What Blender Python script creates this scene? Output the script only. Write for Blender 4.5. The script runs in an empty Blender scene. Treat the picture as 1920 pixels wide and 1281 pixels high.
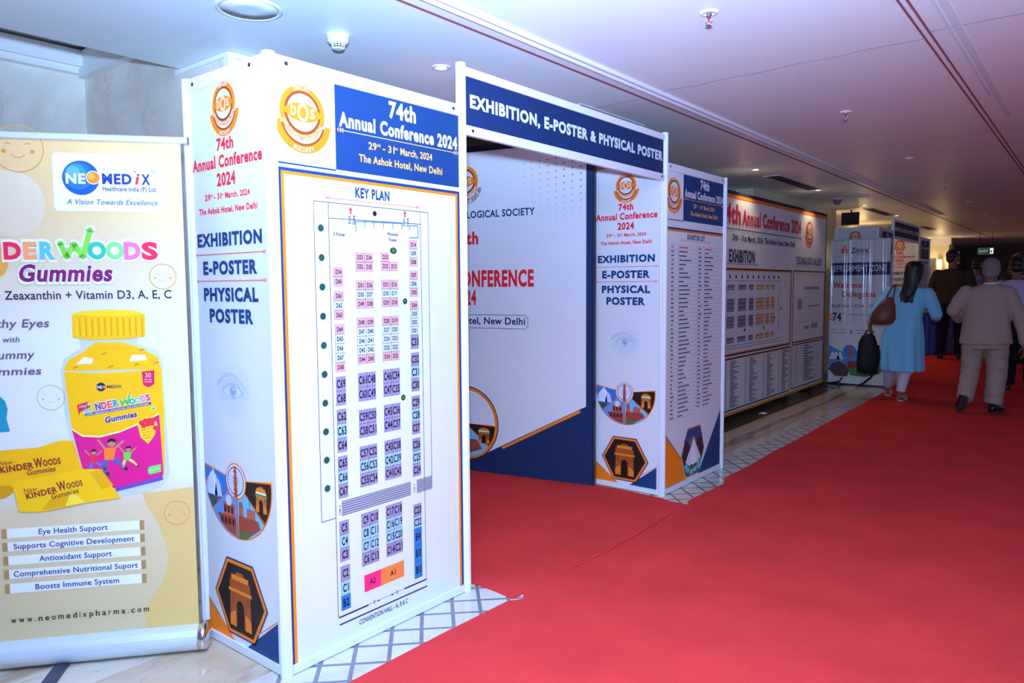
import bpy, bmesh, math, random
from mathutils import Vector, Matrix
random.seed(7)
SC = bpy.context.scene
COL = SC.collection

# ------------------------------------------------------------------ camera, flash, world, exposure
CAM_H = 1.4235
YAW, PITCH, ROLL, FOC = 0.676, 0.0745, -0.0064, 1379.6
cy, sy, cp, sp = math.cos(YAW), math.sin(YAW), math.cos(PITCH), math.sin(PITCH)
_f0, _r0, _u0 = Vector((-sy, cy, 0)), Vector((cy, sy, 0)), Vector((0, 0, 1))
_f = _f0 * cp - _u0 * sp
_u = _u0 * cp + _f0 * sp
_r2 = _r0 * math.cos(ROLL) + _u * math.sin(ROLL)
_u2 = _u * math.cos(ROLL) - _r0 * math.sin(ROLL)
cam_data = bpy.data.cameras.new('camera')
cam_data.sensor_width = 36.0
cam_data.lens = 36.0 * FOC / 1920.0
cam = bpy.data.objects.new('camera', cam_data)
cam.matrix_world = Matrix(((_r2.x, _u2.x, -_f.x, 0), (_r2.y, _u2.y, -_f.y, 0), (_r2.z, _u2.z, -_f.z, CAM_H), (0, 0, 0, 1)))
COL.objects.link(cam)
SC.camera = cam

def lamp(name, kind, loc, power, color, **kw):
    d = bpy.data.lights.new(name, kind)
    d.energy = power
    d.color = color
    for k, v in kw.items():
        setattr(d, k, v)
    o = bpy.data.objects.new(name, d)
    o.location = loc
    COL.objects.link(o)
    return o

# the photographer's flash: the head facing the scene and its tilted diffuser that throws light up along the ceiling
def aim(o, d):
    o.rotation_euler = Vector(d).to_track_quat('-Z', 'Y').to_euler()
FLASH_COL = (0.37, 0.59, 1.0)
_fp = Vector((0, 0, CAM_H + 0.17)) - _f0 * 0.04
aim(lamp('camera_flash', 'SPOT', _fp, 615, FLASH_COL, spot_size=math.radians(124), spot_blend=0.85, shadow_soft_size=0.03), _f0 + _r0 * 0.28 + Vector((0, 0, -0.02)))
aim(lamp('camera_flash_diffuser', 'SPOT', _fp + Vector((0, 0, 0.03)), 3000, FLASH_COL, spot_size=math.radians(122), spot_blend=1.0, shadow_soft_size=0.05), _f0 - _r0 * 0.06 + Vector((0, 0, 1.4)))
world = bpy.data.worlds.new('world')
SC.world = world
world.use_nodes = True
world.node_tree.nodes['Background'].inputs[0].default_value = (0.52, 0.56, 0.86, 1)
world.node_tree.nodes['Background'].inputs[1].default_value = 0.3
SC.view_settings.view_transform = 'Standard'
SC.view_settings.look = 'None'
SC.view_settings.exposure = -0.1
SC.view_settings.gamma = 1.0
SC.view_settings.use_curve_mapping = False

# ------------------------------------------------------------------ materials
def lin(c):
    c = c / 255.0
    return c / 12.92 if c <= 0.04045 else ((c + 0.055) / 1.055) ** 2.4
def rgb(r, g, b):
    return (lin(r), lin(g), lin(b), 1.0)
MATS = {}
def mat(name, col, rough=0.5, metal=0.0, spec=0.4, bump=0.0, bscale=60.0, vary=0.0, vscale=8.0, emit=0.0, trans=0.0, stretch=None, aniso=None):
    if name in MATS:
        return MATS[name]
    m = bpy.data.materials.new(name)
    m.use_nodes = True
    nt = m.node_tree
    b = nt.nodes['Principled BSDF']
    c = rgb(*col) if max(col) > 1.001 or len(col) == 3 else col
    b.inputs['Base Color'].default_value = c
    b.inputs['Roughness'].default_value = rough
    b.inputs['Metallic'].default_value = metal
    b.inputs['Specular IOR Level'].default_value = spec
    if trans:
        b.inputs['Transmission Weight'].default_value = trans
    if emit:
        b.inputs['Emission Color'].default_value = c
        b.inputs['Emission Strength'].default_value = emit
    if bump or vary:
        tc = nt.nodes.new('ShaderNodeTexCoord')
        mp = nt.nodes.new('ShaderNodeMapping')
        nt.links.new(tc.outputs['Object'], mp.inputs[0])
        if stretch:
            mp.inputs['Scale'].default_value = stretch
    if vary:
        n = nt.nodes.new('ShaderNodeTexNoise')
        n.inputs['Scale'].default_value = vscale
        n.inputs['Detail'].default_value = 5
        nt.links.new(mp.outputs[0], n.inputs['Vector'])
        r = nt.nodes.new('ShaderNodeMapRange')
        r.inputs[1].default_value, r.inputs[2].default_value = 0.3, 0.7
        r.inputs[3].default_value, r.inputs[4].default_value = 1 - vary, 1 + vary
        nt.links.new(n.outputs['Fac'], r.inputs[0])
        mx = nt.nodes.new('ShaderNodeVectorMath')
        mx.operation = 'SCALE'
        mx.inputs[0].default_value = c[:3]
        nt.links.new(r.outputs[0], mx.inputs['Scale'])
        nt.links.new(mx.outputs[0], b.inputs['Base Color'])
    if bump:
        n2 = nt.nodes.new('ShaderNodeTexNoise')
        n2.inputs['Scale'].default_value = bscale
        n2.inputs['Detail'].default_value = 3
        nt.links.new(mp.outputs[0], n2.inputs['Vector'])
        bp = nt.nodes.new('ShaderNodeBump')
        bp.inputs['Strength'].default_value = bump
        bp.inputs['Distance'].default_value = 0.01
        nt.links.new(n2.outputs['Fac'], bp.inputs['Height'])
        nt.links.new(bp.outputs[0], b.inputs['Normal'])
    MATS[name] = m
    return m
def ink(r, g, b):
    """flat printing ink of one colour"""
    return mat('ink_%d_%d_%d' % (r, g, b), (r, g, b), rough=0.55, spec=0.25)

WHITE = mat('printed_white', (224, 226, 230), rough=0.5, spec=0.3)
ALU = mat('white_coated_aluminium', (230, 232, 238), rough=0.32, spec=0.5)
SILVER = mat('brushed_silver', (205, 210, 218), rough=0.3, metal=0.85)
CHROME = mat('chrome', (225, 228, 232), rough=0.08, metal=1.0)
DARK = mat('dark_metal', (28, 30, 36), rough=0.5)
NAVY = ink(24, 60, 112)
ORANGE = ink(250, 126, 20)
BROWN = ink(146, 64, 22)
RED = ink(238, 34, 44)
BLACK = ink(24, 26, 34)
SKIN = mat('skin_brown', (140, 92, 70), rough=0.5, spec=0.3, vary=0.05)
HAIR = mat('black_hair', (14, 12, 14), rough=0.38, spec=0.5, bump=0.5, bscale=120, stretch=(1, 1, 0.08))
GREYHAIR = mat('grey_hair', (120, 114, 116), rough=0.5, bump=0.6, bscale=120, vary=0.15, vscale=30, stretch=(1, 1, 0.3))

# ------------------------------------------------------------------ mesh building
class MB:
    """collects geometry for one mesh object"""
    def __init__(s):
        s.v = []; s.f = []; s.m = []; s.mats = []; s.smooth = []
    def mi(s, m):
        if m not in s.mats:
            s.mats.append(m)
        return s.mats.index(m)
    def add(s, vs, fs, m, smooth=False):
        o = len(s.v); k = s.mi(m)
        s.v.extend([tuple(v) for v in vs])
        for f in fs:
            s.f.append([i + o for i in f]); s.m.append(k); s.smooth.append(smooth)
        return s
    def box(s, x0, y0, z0, x1, y1, z1, m, M=None):
        vs = [Vector(p) for p in ((x0, y0, z0), (x1, y0, z0), (x1, y1, z0), (x0, y1, z0), (x0, y0, z1), (x1, y0, z1), (x1, y1, z1), (x0, y1, z1))]
        if M is not None:
            vs = [M @ v for v in vs]
        return s.add(vs, [(0, 3, 2, 1), (4, 5, 6, 7), (0, 1, 5, 4), (1, 2, 6, 5), (2, 3, 7, 6), (3, 0, 4, 7)], m)
    def prism(s, pts, z0, z1, m, smooth=False):
        """outline in x,y extruded in z"""
        n = len(pts)
        vs = [(x, y, z0) for x, y in pts] + [(x, y, z1) for x, y in pts]
        s.add(vs, [(i, (i + 1) % n, n + (i + 1) % n, n + i) for i in range(n)], m, smooth)
        return s.add(vs, [list(range(n))[::-1], list(range(n, 2 * n))], m)
    def tube(s, pts, rad, m, n=12, caps=True, flat=None, smooth=True):
        """round bar along pts; rad a number or one per point; flat=(a,b) squashes across"""
        pts = [Vector(p) for p in pts]
        if not hasattr(rad, '__len__'):
            rad = [rad] * len(pts)
        vs = []; fs = []
        ref = None
        for i, p in enumerate(pts):
            t = (pts[min(i + 1, len(pts) - 1)] - pts[max(i - 1, 0)]).normalized()
            if ref is None:
                ref = Vector((1, 0, 0)) if abs(t.x) < 0.8 else Vector((0, 1, 0))
            a = (ref - t * ref.dot(t)).normalized()
            b = t.cross(a)
            ref = a
            ea, eb = flat if flat else (1, 1)
            for k in range(n):
                an = 2 * math.pi * k / n
                vs.append(p + (a * math.cos(an) * ea + b * math.sin(an) * eb) * rad[i])
        for i in range(len(pts) - 1):
            for k in range(n):
                fs.append((i * n + k, i * n + (k + 1) % n, (i + 1) * n + (k + 1) % n, (i + 1) * n + k))
        s.add(vs, fs, m, smooth)
        if caps:
            o = len(pts) - 1
            s.add(vs[:n], [list(range(n))[::-1]], m)
            s.add(vs[o * n:], [list(range(n))], m)
        return s
    def lathe(s, prof, m, c=(0, 0, 0), n=32, smooth=True, ring=False):
        """profile of (radius, z) turned about z"""
        vs = []; fs = []
        for r, z in prof:
            for k in range(n):
                a = 2 * math.pi * k / n
                vs.append((c[0] + r * math.cos(a), c[1] + r * math.sin(a), c[2] + z))
        for i in range(len(prof) - 1):
            for k in range(n):
                fs.append((i * n + k, i * n + (k + 1) % n, (i + 1) * n + (k + 1) % n, (i + 1) * n + k))
        s.add(vs, fs, m, smooth)
        if not ring:
            s.add(vs[:n], [list(range(n))[::-1]], m)
            s.add(vs[-n:], [list(range(n))], m)
        return s
    def ell(s, c, r, m, M=None, nu=16, nv=10):
        vs = []; fs = []
        for i in range(nv + 1):
            th = math.pi * i / nv
            for k in range(nu):
                a = 2 * math.pi * k / nu
                v = Vector((r[0] * math.sin(th) * math.cos(a), r[1] * math.sin(th) * math.sin(a), -r[2] * math.cos(th)))
                if M is not None:
                    v = M @ v
                vs.append(v + Vector(c))
        for i in range(nv):
            for k in range(nu):
                fs.append((i * nu + k, i * nu + (k + 1) % nu, (i + 1) * nu + (k + 1) % nu, (i + 1) * nu + k))
        return s.add(vs, fs, m, True)
    def loft(s, rings, m, n=28, fold=None):
        """closed skin through horizontal ellipses (cx, cy, z, rx, ry)"""
        vs = []; fs = []
        for i, (cx, cy_, z, rx, ry) in enumerate(rings):
            for k in range(n):
                a = 2 * math.pi * k / n
                w = 1 + (fold(i / (len(rings) - 1), a) if fold else 0)
                vs.append((cx + rx * w * math.cos(a), cy_ + ry * w * math.sin(a), z))
        for i in range(len(rings) - 1):
            for k in range(n):
                fs.append((i * n + k, i * n + (k + 1) % n, (i + 1) * n + (k + 1) % n, (i + 1) * n + k))
        fs.append(list(range(n))[::-1]); fs.append(list(range((len(rings) - 1) * n, len(rings) * n)))
        return s.add(vs, fs, m, True)
    def build(s, name, parent=None, bevel=0.0, **tags):
        me = bpy.data.meshes.new(name)
        me.from_pydata(s.v, [], s.f)
        for mm in s.mats:
            me.materials.append(mm)
        me.polygons.foreach_set('material_index', s.m)
        me.polygons.foreach_set('use_smooth', s.smooth)
        me.update()
        o = bpy.data.objects.new(name, me)
        COL.objects.link(o)
        if parent is not None:
            o.parent = parent
        if bevel:
            bv = o.modifiers.new('bevel', 'BEVEL')
            bv.width = bevel; bv.segments = 2; bv.limit_method = 'ANGLE'
        for k, v in tags.items():
            o[k] = v
        return o

def remesh(o, voxel, smooth=4, factor=0.5):
    """weld overlapping shapes of one object into one continuous skin"""
    r = o.modifiers.new('weld', 'REMESH'); r.mode = 'VOXEL'; r.voxel_size = voxel; r.use_smooth_shade = True
    if smooth:
        sm = o.modifiers.new('smooth', 'SMOOTH'); sm.iterations = smooth; sm.factor = factor
    dg = bpy.context.evaluated_depsgraph_get(); dg.update()
    me = bpy.data.meshes.new_from_object(o.evaluated_get(dg), depsgraph=dg)
    old = o.data
    o.modifiers.clear()
    o.data = me
    me.name = old.name
    bpy.data.meshes.remove(old)
    return o

def thing(name, label, cat, loc=(0, 0, 0), rz=0.0, group=None):
    o = bpy.data.objects.new(name, None)
    COL.objects.link(o)
    o.empty_display_size = 0.1
    o.location = loc; o.rotation_euler = (0, 0, rz)
    o['label'] = label; o['category'] = cat
    if group:
        o['group'] = group
    return o
def structure(o):
    o['kind'] = 'structure'
    return o
def copy_tree(o, parent=None):
    c = o.copy()
    COL.objects.link(c)
    if parent is not None:
        c.parent = parent
        c.matrix_parent_inverse = o.matrix_parent_inverse.copy()
    for ch in [k for k in bpy.data.objects if k.parent == o]:
        copy_tree(ch, c)
    return c

# ------------------------------------------------------------------ flat print: artwork laid on a board
TXT = {}
def glyphs(st, bold):
    key = (st, bold)
    if key not in TXT:
        cu = bpy.data.curves.new('t', 'FONT')
        cu.body = st; cu.size = 1.0; cu.offset = bold; cu.resolution_u = 3; cu.space_character = 1 + bold * 3.0
        ob = bpy.data.objects.new('t', cu)
        me = ob.to_mesh()
        vs = [(v.co.x, v.co.y) for v in me.vertices]
        fs = [tuple(p.vertices) for p in me.polygons]
        ob.to_mesh_clear()
        bpy.data.objects.remove(ob); bpy.data.curves.remove(cu)
        xs = [v[0] for v in vs] or [0, 1]
        TXT[key] = (vs, fs, min(xs), max(xs))
    return TXT[key]
CAP = None
class Art:
    def __init__(s, origin, d, step=0.0006, base=0.0008):
        s.o = Vector((origin[0], origin[1], 0)); s.d = Vector((d[0], d[1], 0)).normalized()
        s.n = Vector((s.d.y, -s.d.x, 0)); s.step = step; s.base = base
        s.parts = []; s.cur = None; s.map = None
    def to(s, part):
        s.cur = MB(); s.parts.append((part, s.cur)); return s
    def P(s, u, v, l):
        if s.map:
            u, v = s.map(u, v)
        p = s.o + s.d * u + s.n * (s.base + l * s.step); p.z = v
        return p
    def poly(s, pts, m, l=0):
        # lay faces towards the viewer
        area = sum(pts[i][0] * pts[(i + 1) % len(pts)][1] - pts[(i + 1) % len(pts)][0] * pts[i][1] for i in range(len(pts)))
        if area < 0:
            pts = pts[::-1]
        s.cur.add([s.P(u, v, l) for u, v in pts], [list(range(len(pts)))], m); return s
    def rect(s, u0, v0, u1, v1, m, l=0):
        return s.poly([(u0, v0), (u1, v0), (u1, v1), (u0, v1)], m, l)
    def frame(s, u0, v0, u1, v1, w, m, l=0):
        s.rect(u0, v0, u0 + w, v1, m, l); s.rect(u1 - w, v0, u1, v1, m, l)
        s.rect(u0 + w, v0, u1 - w, v0 + w, m, l); return s.rect(u0 + w, v1 - w, u1 - w, v1, m, l)
    def line(s, u0, v0, u1, v1, w, m, l=0):
        L = math.hypot(u1 - u0, v1 - v0) or 1; a, b = -(v1 - v0) / L * w / 2, (u1 - u0) / L * w / 2
        return s.poly([(u0 + a, v0 + b), (u0 - a, v0 - b), (u1 - a, v1 - b), (u1 + a, v1 + b)], m, l)
    def path(s, pts, w, m, l=0):
        for a, b in zip(pts, pts[1:]):
            s.line(*a, *b, w, m, l)
        return s
    def disc(s, c, r, m, l=0, n=36, ry=None):
        ry = ry or r
        return s.poly([(c[0] + r * math.cos(2 * math.pi * k / n), c[1] + ry * math.sin(2 * math.pi * k / n)) for k in range(n)], m, l)
    def ring(s, c, r0, r1, m, l=0, a0=0, a1=360, n=40, sy_=1.0):
        for k in range(n):
            a, b = math.radians(a0 + (a1 - a0) * k / n), math.radians(a0 + (a1 - a0) * (k + 1) / n)
            s.poly([(c[0] + r * math.cos(t), c[1] + r * math.sin(t) * sy_) for r, t in ((r0, a), (r1, a), (r1, b), (r0, b))], m, l)
        return s
    def text(s, st, u, v, w, h, m, l=1, bold=0.0, slant=0.0, rot=0.0):
        """left u, baseline v, full width w, capital height h"""
        vs, fs, x0, x1 = glyphs(st, bold)
        kx = w / max(x1 - x0, 1e-6); ky = h / CAP
        ca, sa = math.cos(rot), math.sin(rot)
        out = []
        for x, y in vs:
            a, b = (x - x0) * kx + slant * y * ky, y * ky
            out.append(s.P(u + a * ca - b * sa, v + a * sa + b * ca, l))
        s.cur.add(out, fs, m); return s
    def ctext(s, st, uc, v, w, h, m, **k):
        return s.text(st, uc - w / 2, v, w, h, m, **k)
    def arc(s, st, c, r, a0, a1, h, m, l=2, bold=0.02, inward=False, kx=1.0):
        """letters along a circle from angle a0 to a1 (degrees); inward: feet towards outside"""
        n = len(st)
        for i, ch in enumerate(st):
            if ch == ' ':
                continue
            a = math.radians(a0 + (a1 - a0) * (i + 0.5) / n)
            vs, fs, x0, x1 = glyphs(ch, bold)
            w = (x1 - x0) * h / CAP * kx
            rot = a - math.pi / 2 if not inward else a + math.pi / 2
            ux, uy = math.cos(rot), math.sin(rot)
            rr = r - h / 2 if not inward else r + h / 2
            bu, bv = c[0] + rr * math.cos(a) - ux * w / 2, c[1] + rr * math.sin(a) - uy * w / 2
            s.text(ch, bu, bv, w, h, m, l=l, bold=bold, rot=rot)
        return s
    def build(s, parent, names=None):
        return [mb.build(k, parent) for k, mb in s.parts if mb.v]
vs_, _, _, _ = glyphs('H', 0.0)
CAP = max(v[1] for v in vs_)

def arrows(A, u0, u1, v, m, w=0.003, hs=0.012, l=1, heads=2):
    A.line(u0 + hs, v, u1 - hs, v, w, m, l)
    for k in range(heads):
        a = u0 + k * hs * 0.8
        A.path([(a + hs * 0.6, v + hs * 0.6), (a, v), (a + hs * 0.6, v - hs * 0.6)], w, m, l)
        b = u1 - k * hs * 0.8
        A.path([(b - hs * 0.6, v + hs * 0.6), (b, v), (b - hs * 0.6, v - hs * 0.6)], w, m, l)

def emblem(A, c, R, part='printed_emblem', fade=0):
    """round society emblem: ring with an eye, crescent below. R = outer ring radius"""
    A.to(part)
    o, br, wh = ORANGE, BROWN, WHITE
    x, y = c
    c2 = (x + 0.02 * R, y - 0.23 * R)
    A.ring(c2, 0.99 * R, 1.27 * R, o, 0, 180 + 7, 360 - 7)
    A.ring(c2, 0.90 * R, 0.99 * R, br, 0, 180 + 14, 360 - 14)
    A.disc(c, R, o, 1)
    A.disc(c, 0.80 * R, br, 2)
    A.disc(c, 0.69 * R, wh, 3)
    # eye
    pts = []
    for k in range(17):
        t = -1 + 2 * k / 16
        pts.append((x + 0.86 * R * t, y + 0.36 * R * (1 - t * t) ** 0.8))
    for k in range(15, 0, -1):
        t = -1 + 2 * k / 16
        pts.append((x + 0.86 * R * t, y - 0.36 * R * (1 - t * t) ** 0.8))
    A.poly(pts, o, 4)
    A.ctext('D', x - 0.42 * R, y - 0.15 * R, 0.22 * R, 0.33 * R, wh, l=5, bold=0.02)
    A.ctext('S', x + 0.42 * R, y - 0.15 * R, 0.22 * R, 0.33 * R, wh, l=5, bold=0.02)
    A.ring(c, 0.155 * R, 0.235 * R, wh, 5, sy_=1.45)
    A.arc('DELHI', c, 0.90 * R, 114, 66, 0.15 * R, wh, l=2)
    A.arc('OPHTHALMOLOGICAL', c, 0.90 * R, 202, 338, 0.14 * R, wh, l=3, inward=True)
    A.arc('SOCIETY', c2, 1.13 * R, 246, 294, 0.15 * R, wh, l=1, inward=True)

def monument(A, c, w, h, l, body=(168, 78, 28), dark=(30, 16, 14), glow=(232, 128, 36), flag=False):
    """a tall ceremonial arch seen at night, in a printed picture; c = middle of its foot"""
    x, y = c
    B, D, G = ink(*body), ink(*dark), ink(*glow)
    A.poly([(x - w * .5, y), (x + w * .5, y), (x + w * .47, y + h * .62), (x - w * .47, y + h * .62)], B, l)
    A.rect(x - w * .54, y + h * .62, x + w * .54, y + h * .68, G, l)
    A.rect(x - w * .48, y + h * .68, x + w * .48, y + h * .84, B, l)
    A.rect(x - w * .40, y + h * .84, x + w * .40, y + h * .93, G, l)
    A.poly([(x - w * .26, y + h * .93), (x + w * .26, y + h * .93), (x + w * .12, y + h), (x - w * .12, y + h)], B, l)
    for sg in (-1, 1):
        A.poly([(x + sg * w * .5, y), (x + sg * w * .22, y), (x + sg * w * .22, y + h * .3), (x + sg * w * .49, y + h * .2)], G, l + 1)
        A.rect(x + sg * w * .35 - w * .05, y + h * .44, x + sg * w * .35 + w * .05, y + h * .56, ink(150, 70, 30), l + 1)
    pts = [(x - w * .17, y), (x + w * .17, y)] + [(x + w * .17 * math.cos(math.pi * k / 10), y + h * .38 + w * .17 * math.sin(math.pi * k / 10)) for k in range(11)]
    A.poly(pts, D, l + 2)
    if flag:
        for k, cc in enumerate(((240, 130, 40), (240, 244, 240), (30, 140, 60))):
            A.rect(x - w * .48, y + h * (.84 - .065 * (k + 1)), x + w * .48, y + h * (.84 - .065 * k), ink(*cc), l + 1)

def hexpic(A, c, w, h, kind='arch', part='hexagon_picture'):
    """six-sided picture with navy and amber borders"""
    A.to(part)
    x, y = c
    def hx(k):
        return [(x - w * .25 * k - (1 - k) * 0, y + h * .5 * k), (x + w * .25 * k, y + h * .5 * k), (x + w * .5 * k, y), (x + w * .25 * k, y - h * .5 * k), (x - w * .25 * k, y - h * .5 * k), (x - w * .5 * k, y)]
    A.poly(hx(1.0), NAVY, 0); A.poly(hx(0.955), ORANGE, 1); A.poly(hx(0.87), ink(38, 26, 28), 2)
    if kind == 'arch':
        monument(A, (x, y - h * .37), w * .40, h * .72, 3)

def fanpic(A, c, R, part='picture_fan'):
    """half-round fan of city pictures under a small wheel medallion. c = middle of the wheel"""
    A.to(part)
    x, y = c
    def arcpts(a0, a1, r=R, n=14):
        return [(x + r * math.cos(math.radians(a0 + (a1 - a0) * k / n)), y + 0.0 + r * math.sin(math.radians(a0 + (a1 - a0) * k / n)) * 0.97) for k in range(n + 1)]
    g = 2.0
    cells = [((172, 215), (52, 120, 200)), ((218, 268), (98, 150, 214)), ((271, 321), (110, 190, 228)), ((324, 366), (46, 26, 24))]
    for (a0, a1), cc in cells:
        A.poly([(x, y)] + arcpts(a0 - g, a1 + g), ORANGE, 0)
        A.poly([(x, y)] + arcpts(a0, a1, R * .975), ink(*cc), 1)
    # pale petalled hall on blue sky, dark lawn
    A.poly([(x - .93 * R, y - .34 * R), (x - .58 * R, y - .38 * R), (x - .76 * R, y - .56 * R)], ink(60, 84, 88), 2)
    for k, (du, hh, sh) in enumerate(((-.86, .30, 196), (-.56, .30, 206), (-.78, .40, 226), (-.64, .38, 214), (-.71, .46, 240))):
        A.poly([(x + (du - .12) * R, y - .34 * R), (x + (du + .12) * R, y - .34 * R), (x + (du + .07) * R, y - .34 * R + hh * R * .7), (x + du * R, y + (-.34 + hh) * R), (x + (du - .07) * R, y - .34 * R + hh * R * .7)], ink(sh, sh + 6, 250), 3 + k % 3)
    # red sandstone tomb with dome
    R1, R2, DK = ink(160, 66, 50), ink(190, 92, 70), ink(70, 30, 30)
    A.poly([(x - .60 * R, y - .62 * R), (x - .05 * R, y - .62 * R), (x - .05 * R, y - .93 * R), (x - .30 * R, y - .88 * R), (x - .50 * R, y - .77 * R)], R1, 2)
    A.rect(x - .42 * R, y - .62 * R, x - .08 * R, y - .40 * R, R2, 2)
    A.disc((x - .25 * R, y - .36 * R), .09 * R, ink(214, 214, 220), 3, n=18)
    for k in range(4):
        A.rect(x + (-.50 + .115 * k) * R, y - .76 * R, x + (-.44 + .115 * k) * R, y - .66 * R, DK, 4)
    for k in range(3):
        A.rect(x + (-.39 + .105 * k) * R, y - .57 * R, x + (-.33 + .105 * k) * R, y - .45 * R, DK, 4)
    # red fort wall
    A.poly([(x + .03 * R, y - .56 * R), (x + .60 * R, y - .56 * R), (x + .66 * R, y - .68 * R), (x + .42 * R, y - .82 * R), (x + .03 * R, y - .82 * R)], R1, 2)
    A.poly([(x + .03 * R, y - .80 * R), (x + .44 * R, y - .80 * R), (x + .28 * R, y - .91 * R), (x + .03 * R, y - .95 * R)], ink(84, 110, 62), 3)
    A.rect(x + .28 * R, y - .56 * R, x + .52 * R, y - .44 * R, R2, 3)
    for k in range(5):
        A.rect(x + (.29 + .05 * k) * R, y - .44 * R, x + (.32 + .05 * k) * R, y - .40 * R, R1, 3)
    A.rect(x + .05 * R, y - .56 * R, x + .18 * R, y - .40 * R, R2, 3)
    A.disc((x + .115 * R, y - .38 * R), .06 * R, ink(170, 84, 66), 4, n=14)
    A.line(x + .37 * R, y - .44 * R, x + .37 * R, y - .22 * R, .012 * R, DK, 4)
    # night arch with tricolour light
    monument(A, (x + .70 * R, y - .40 * R), .30 * R, .42 * R, 2, body=(196, 110, 44), flag=True)
    # wheel medallion
    A.disc(c, .30 * R, ORANGE, 6); A.disc(c, .275 * R, ink(240, 240, 246), 7)
    A.ring(c, .22 * R, .245 * R, ink(86, 110, 180), 8, n=30)
    for k in range(24):
        a = math.pi * 2 * k / 24
        A.line(x, y, x + .22 * R * math.cos(a), y + .22 * R * math.sin(a), .008 * R, ink(120, 140, 200), 8)
    A.poly([(x - .05 * R, y - .27 * R), (x + .05 * R, y - .27 * R), (x + .028 * R, y + .25 * R), (x - .028 * R, y + .25 * R)], ink(190, 76, 50), 9)
    for k in range(4):
        A.line(x - .055 * R, y + (-.14 + .1 * k) * R, x + .055 * R, y + (-.14 + .1 * k) * R, .02 * R, ink(150, 50, 40), 10)

def eyepic(A, c, R, part='eye_picture'):
    """faint pale picture of a human eye"""
    A.to(part)
    x, y = c
    A.disc(c, R, ink(219, 223, 231), 0, ry=R * .95); A.disc(c, R * .86, ink(216, 221, 230), 1, ry=R * .8); A.disc((x, y - .03 * R), R * .7, ink(211, 218, 230), 2, ry=R * .55)
    pts = [(x - .95 * R + 1.75 * R * t, y + R * (.18 + .42 * math.sin(math.pi * min(1, t * 1.05)) - .05 * t)) for t in [k / 12 for k in range(13)]]
    for i, (a, b) in enumerate(zip(pts, pts[1:])):
        A.line(*a, *b, R * (.15 - .008 * i), ink(194, 203, 218), 3)
    up = [(x - .62 * R + 1.2 * R * t, y + .28 * R * math.sin(math.pi * t)) for t in [k / 12 for k in range(13)]]
    dn = [(x - .62 * R + 1.2 * R * t, y - .2 * R * math.sin(math.pi * t)) for t in [k / 12 for k in range(13)]]
    A.poly(up + dn[::-1][1:-1], ink(220, 224, 231), 3)
    A.disc((x + .0 * R, y + .03 * R), .22 * R, ink(178, 190, 210), 4); A.disc((x, y + .03 * R), .12 * R, ink(148, 164, 192), 5); A.disc((x + .05 * R, y + .09 * R), .04 * R, ink(236, 240, 246), 6)
    A.path(up, R * .05, ink(176, 189, 210), 5); A.path(dn, R * .03, ink(196, 205, 220), 5)
    A.path([(p[0], p[1] + .12 * R) for p in up], R * .04, ink(198, 207, 222), 4)

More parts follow.
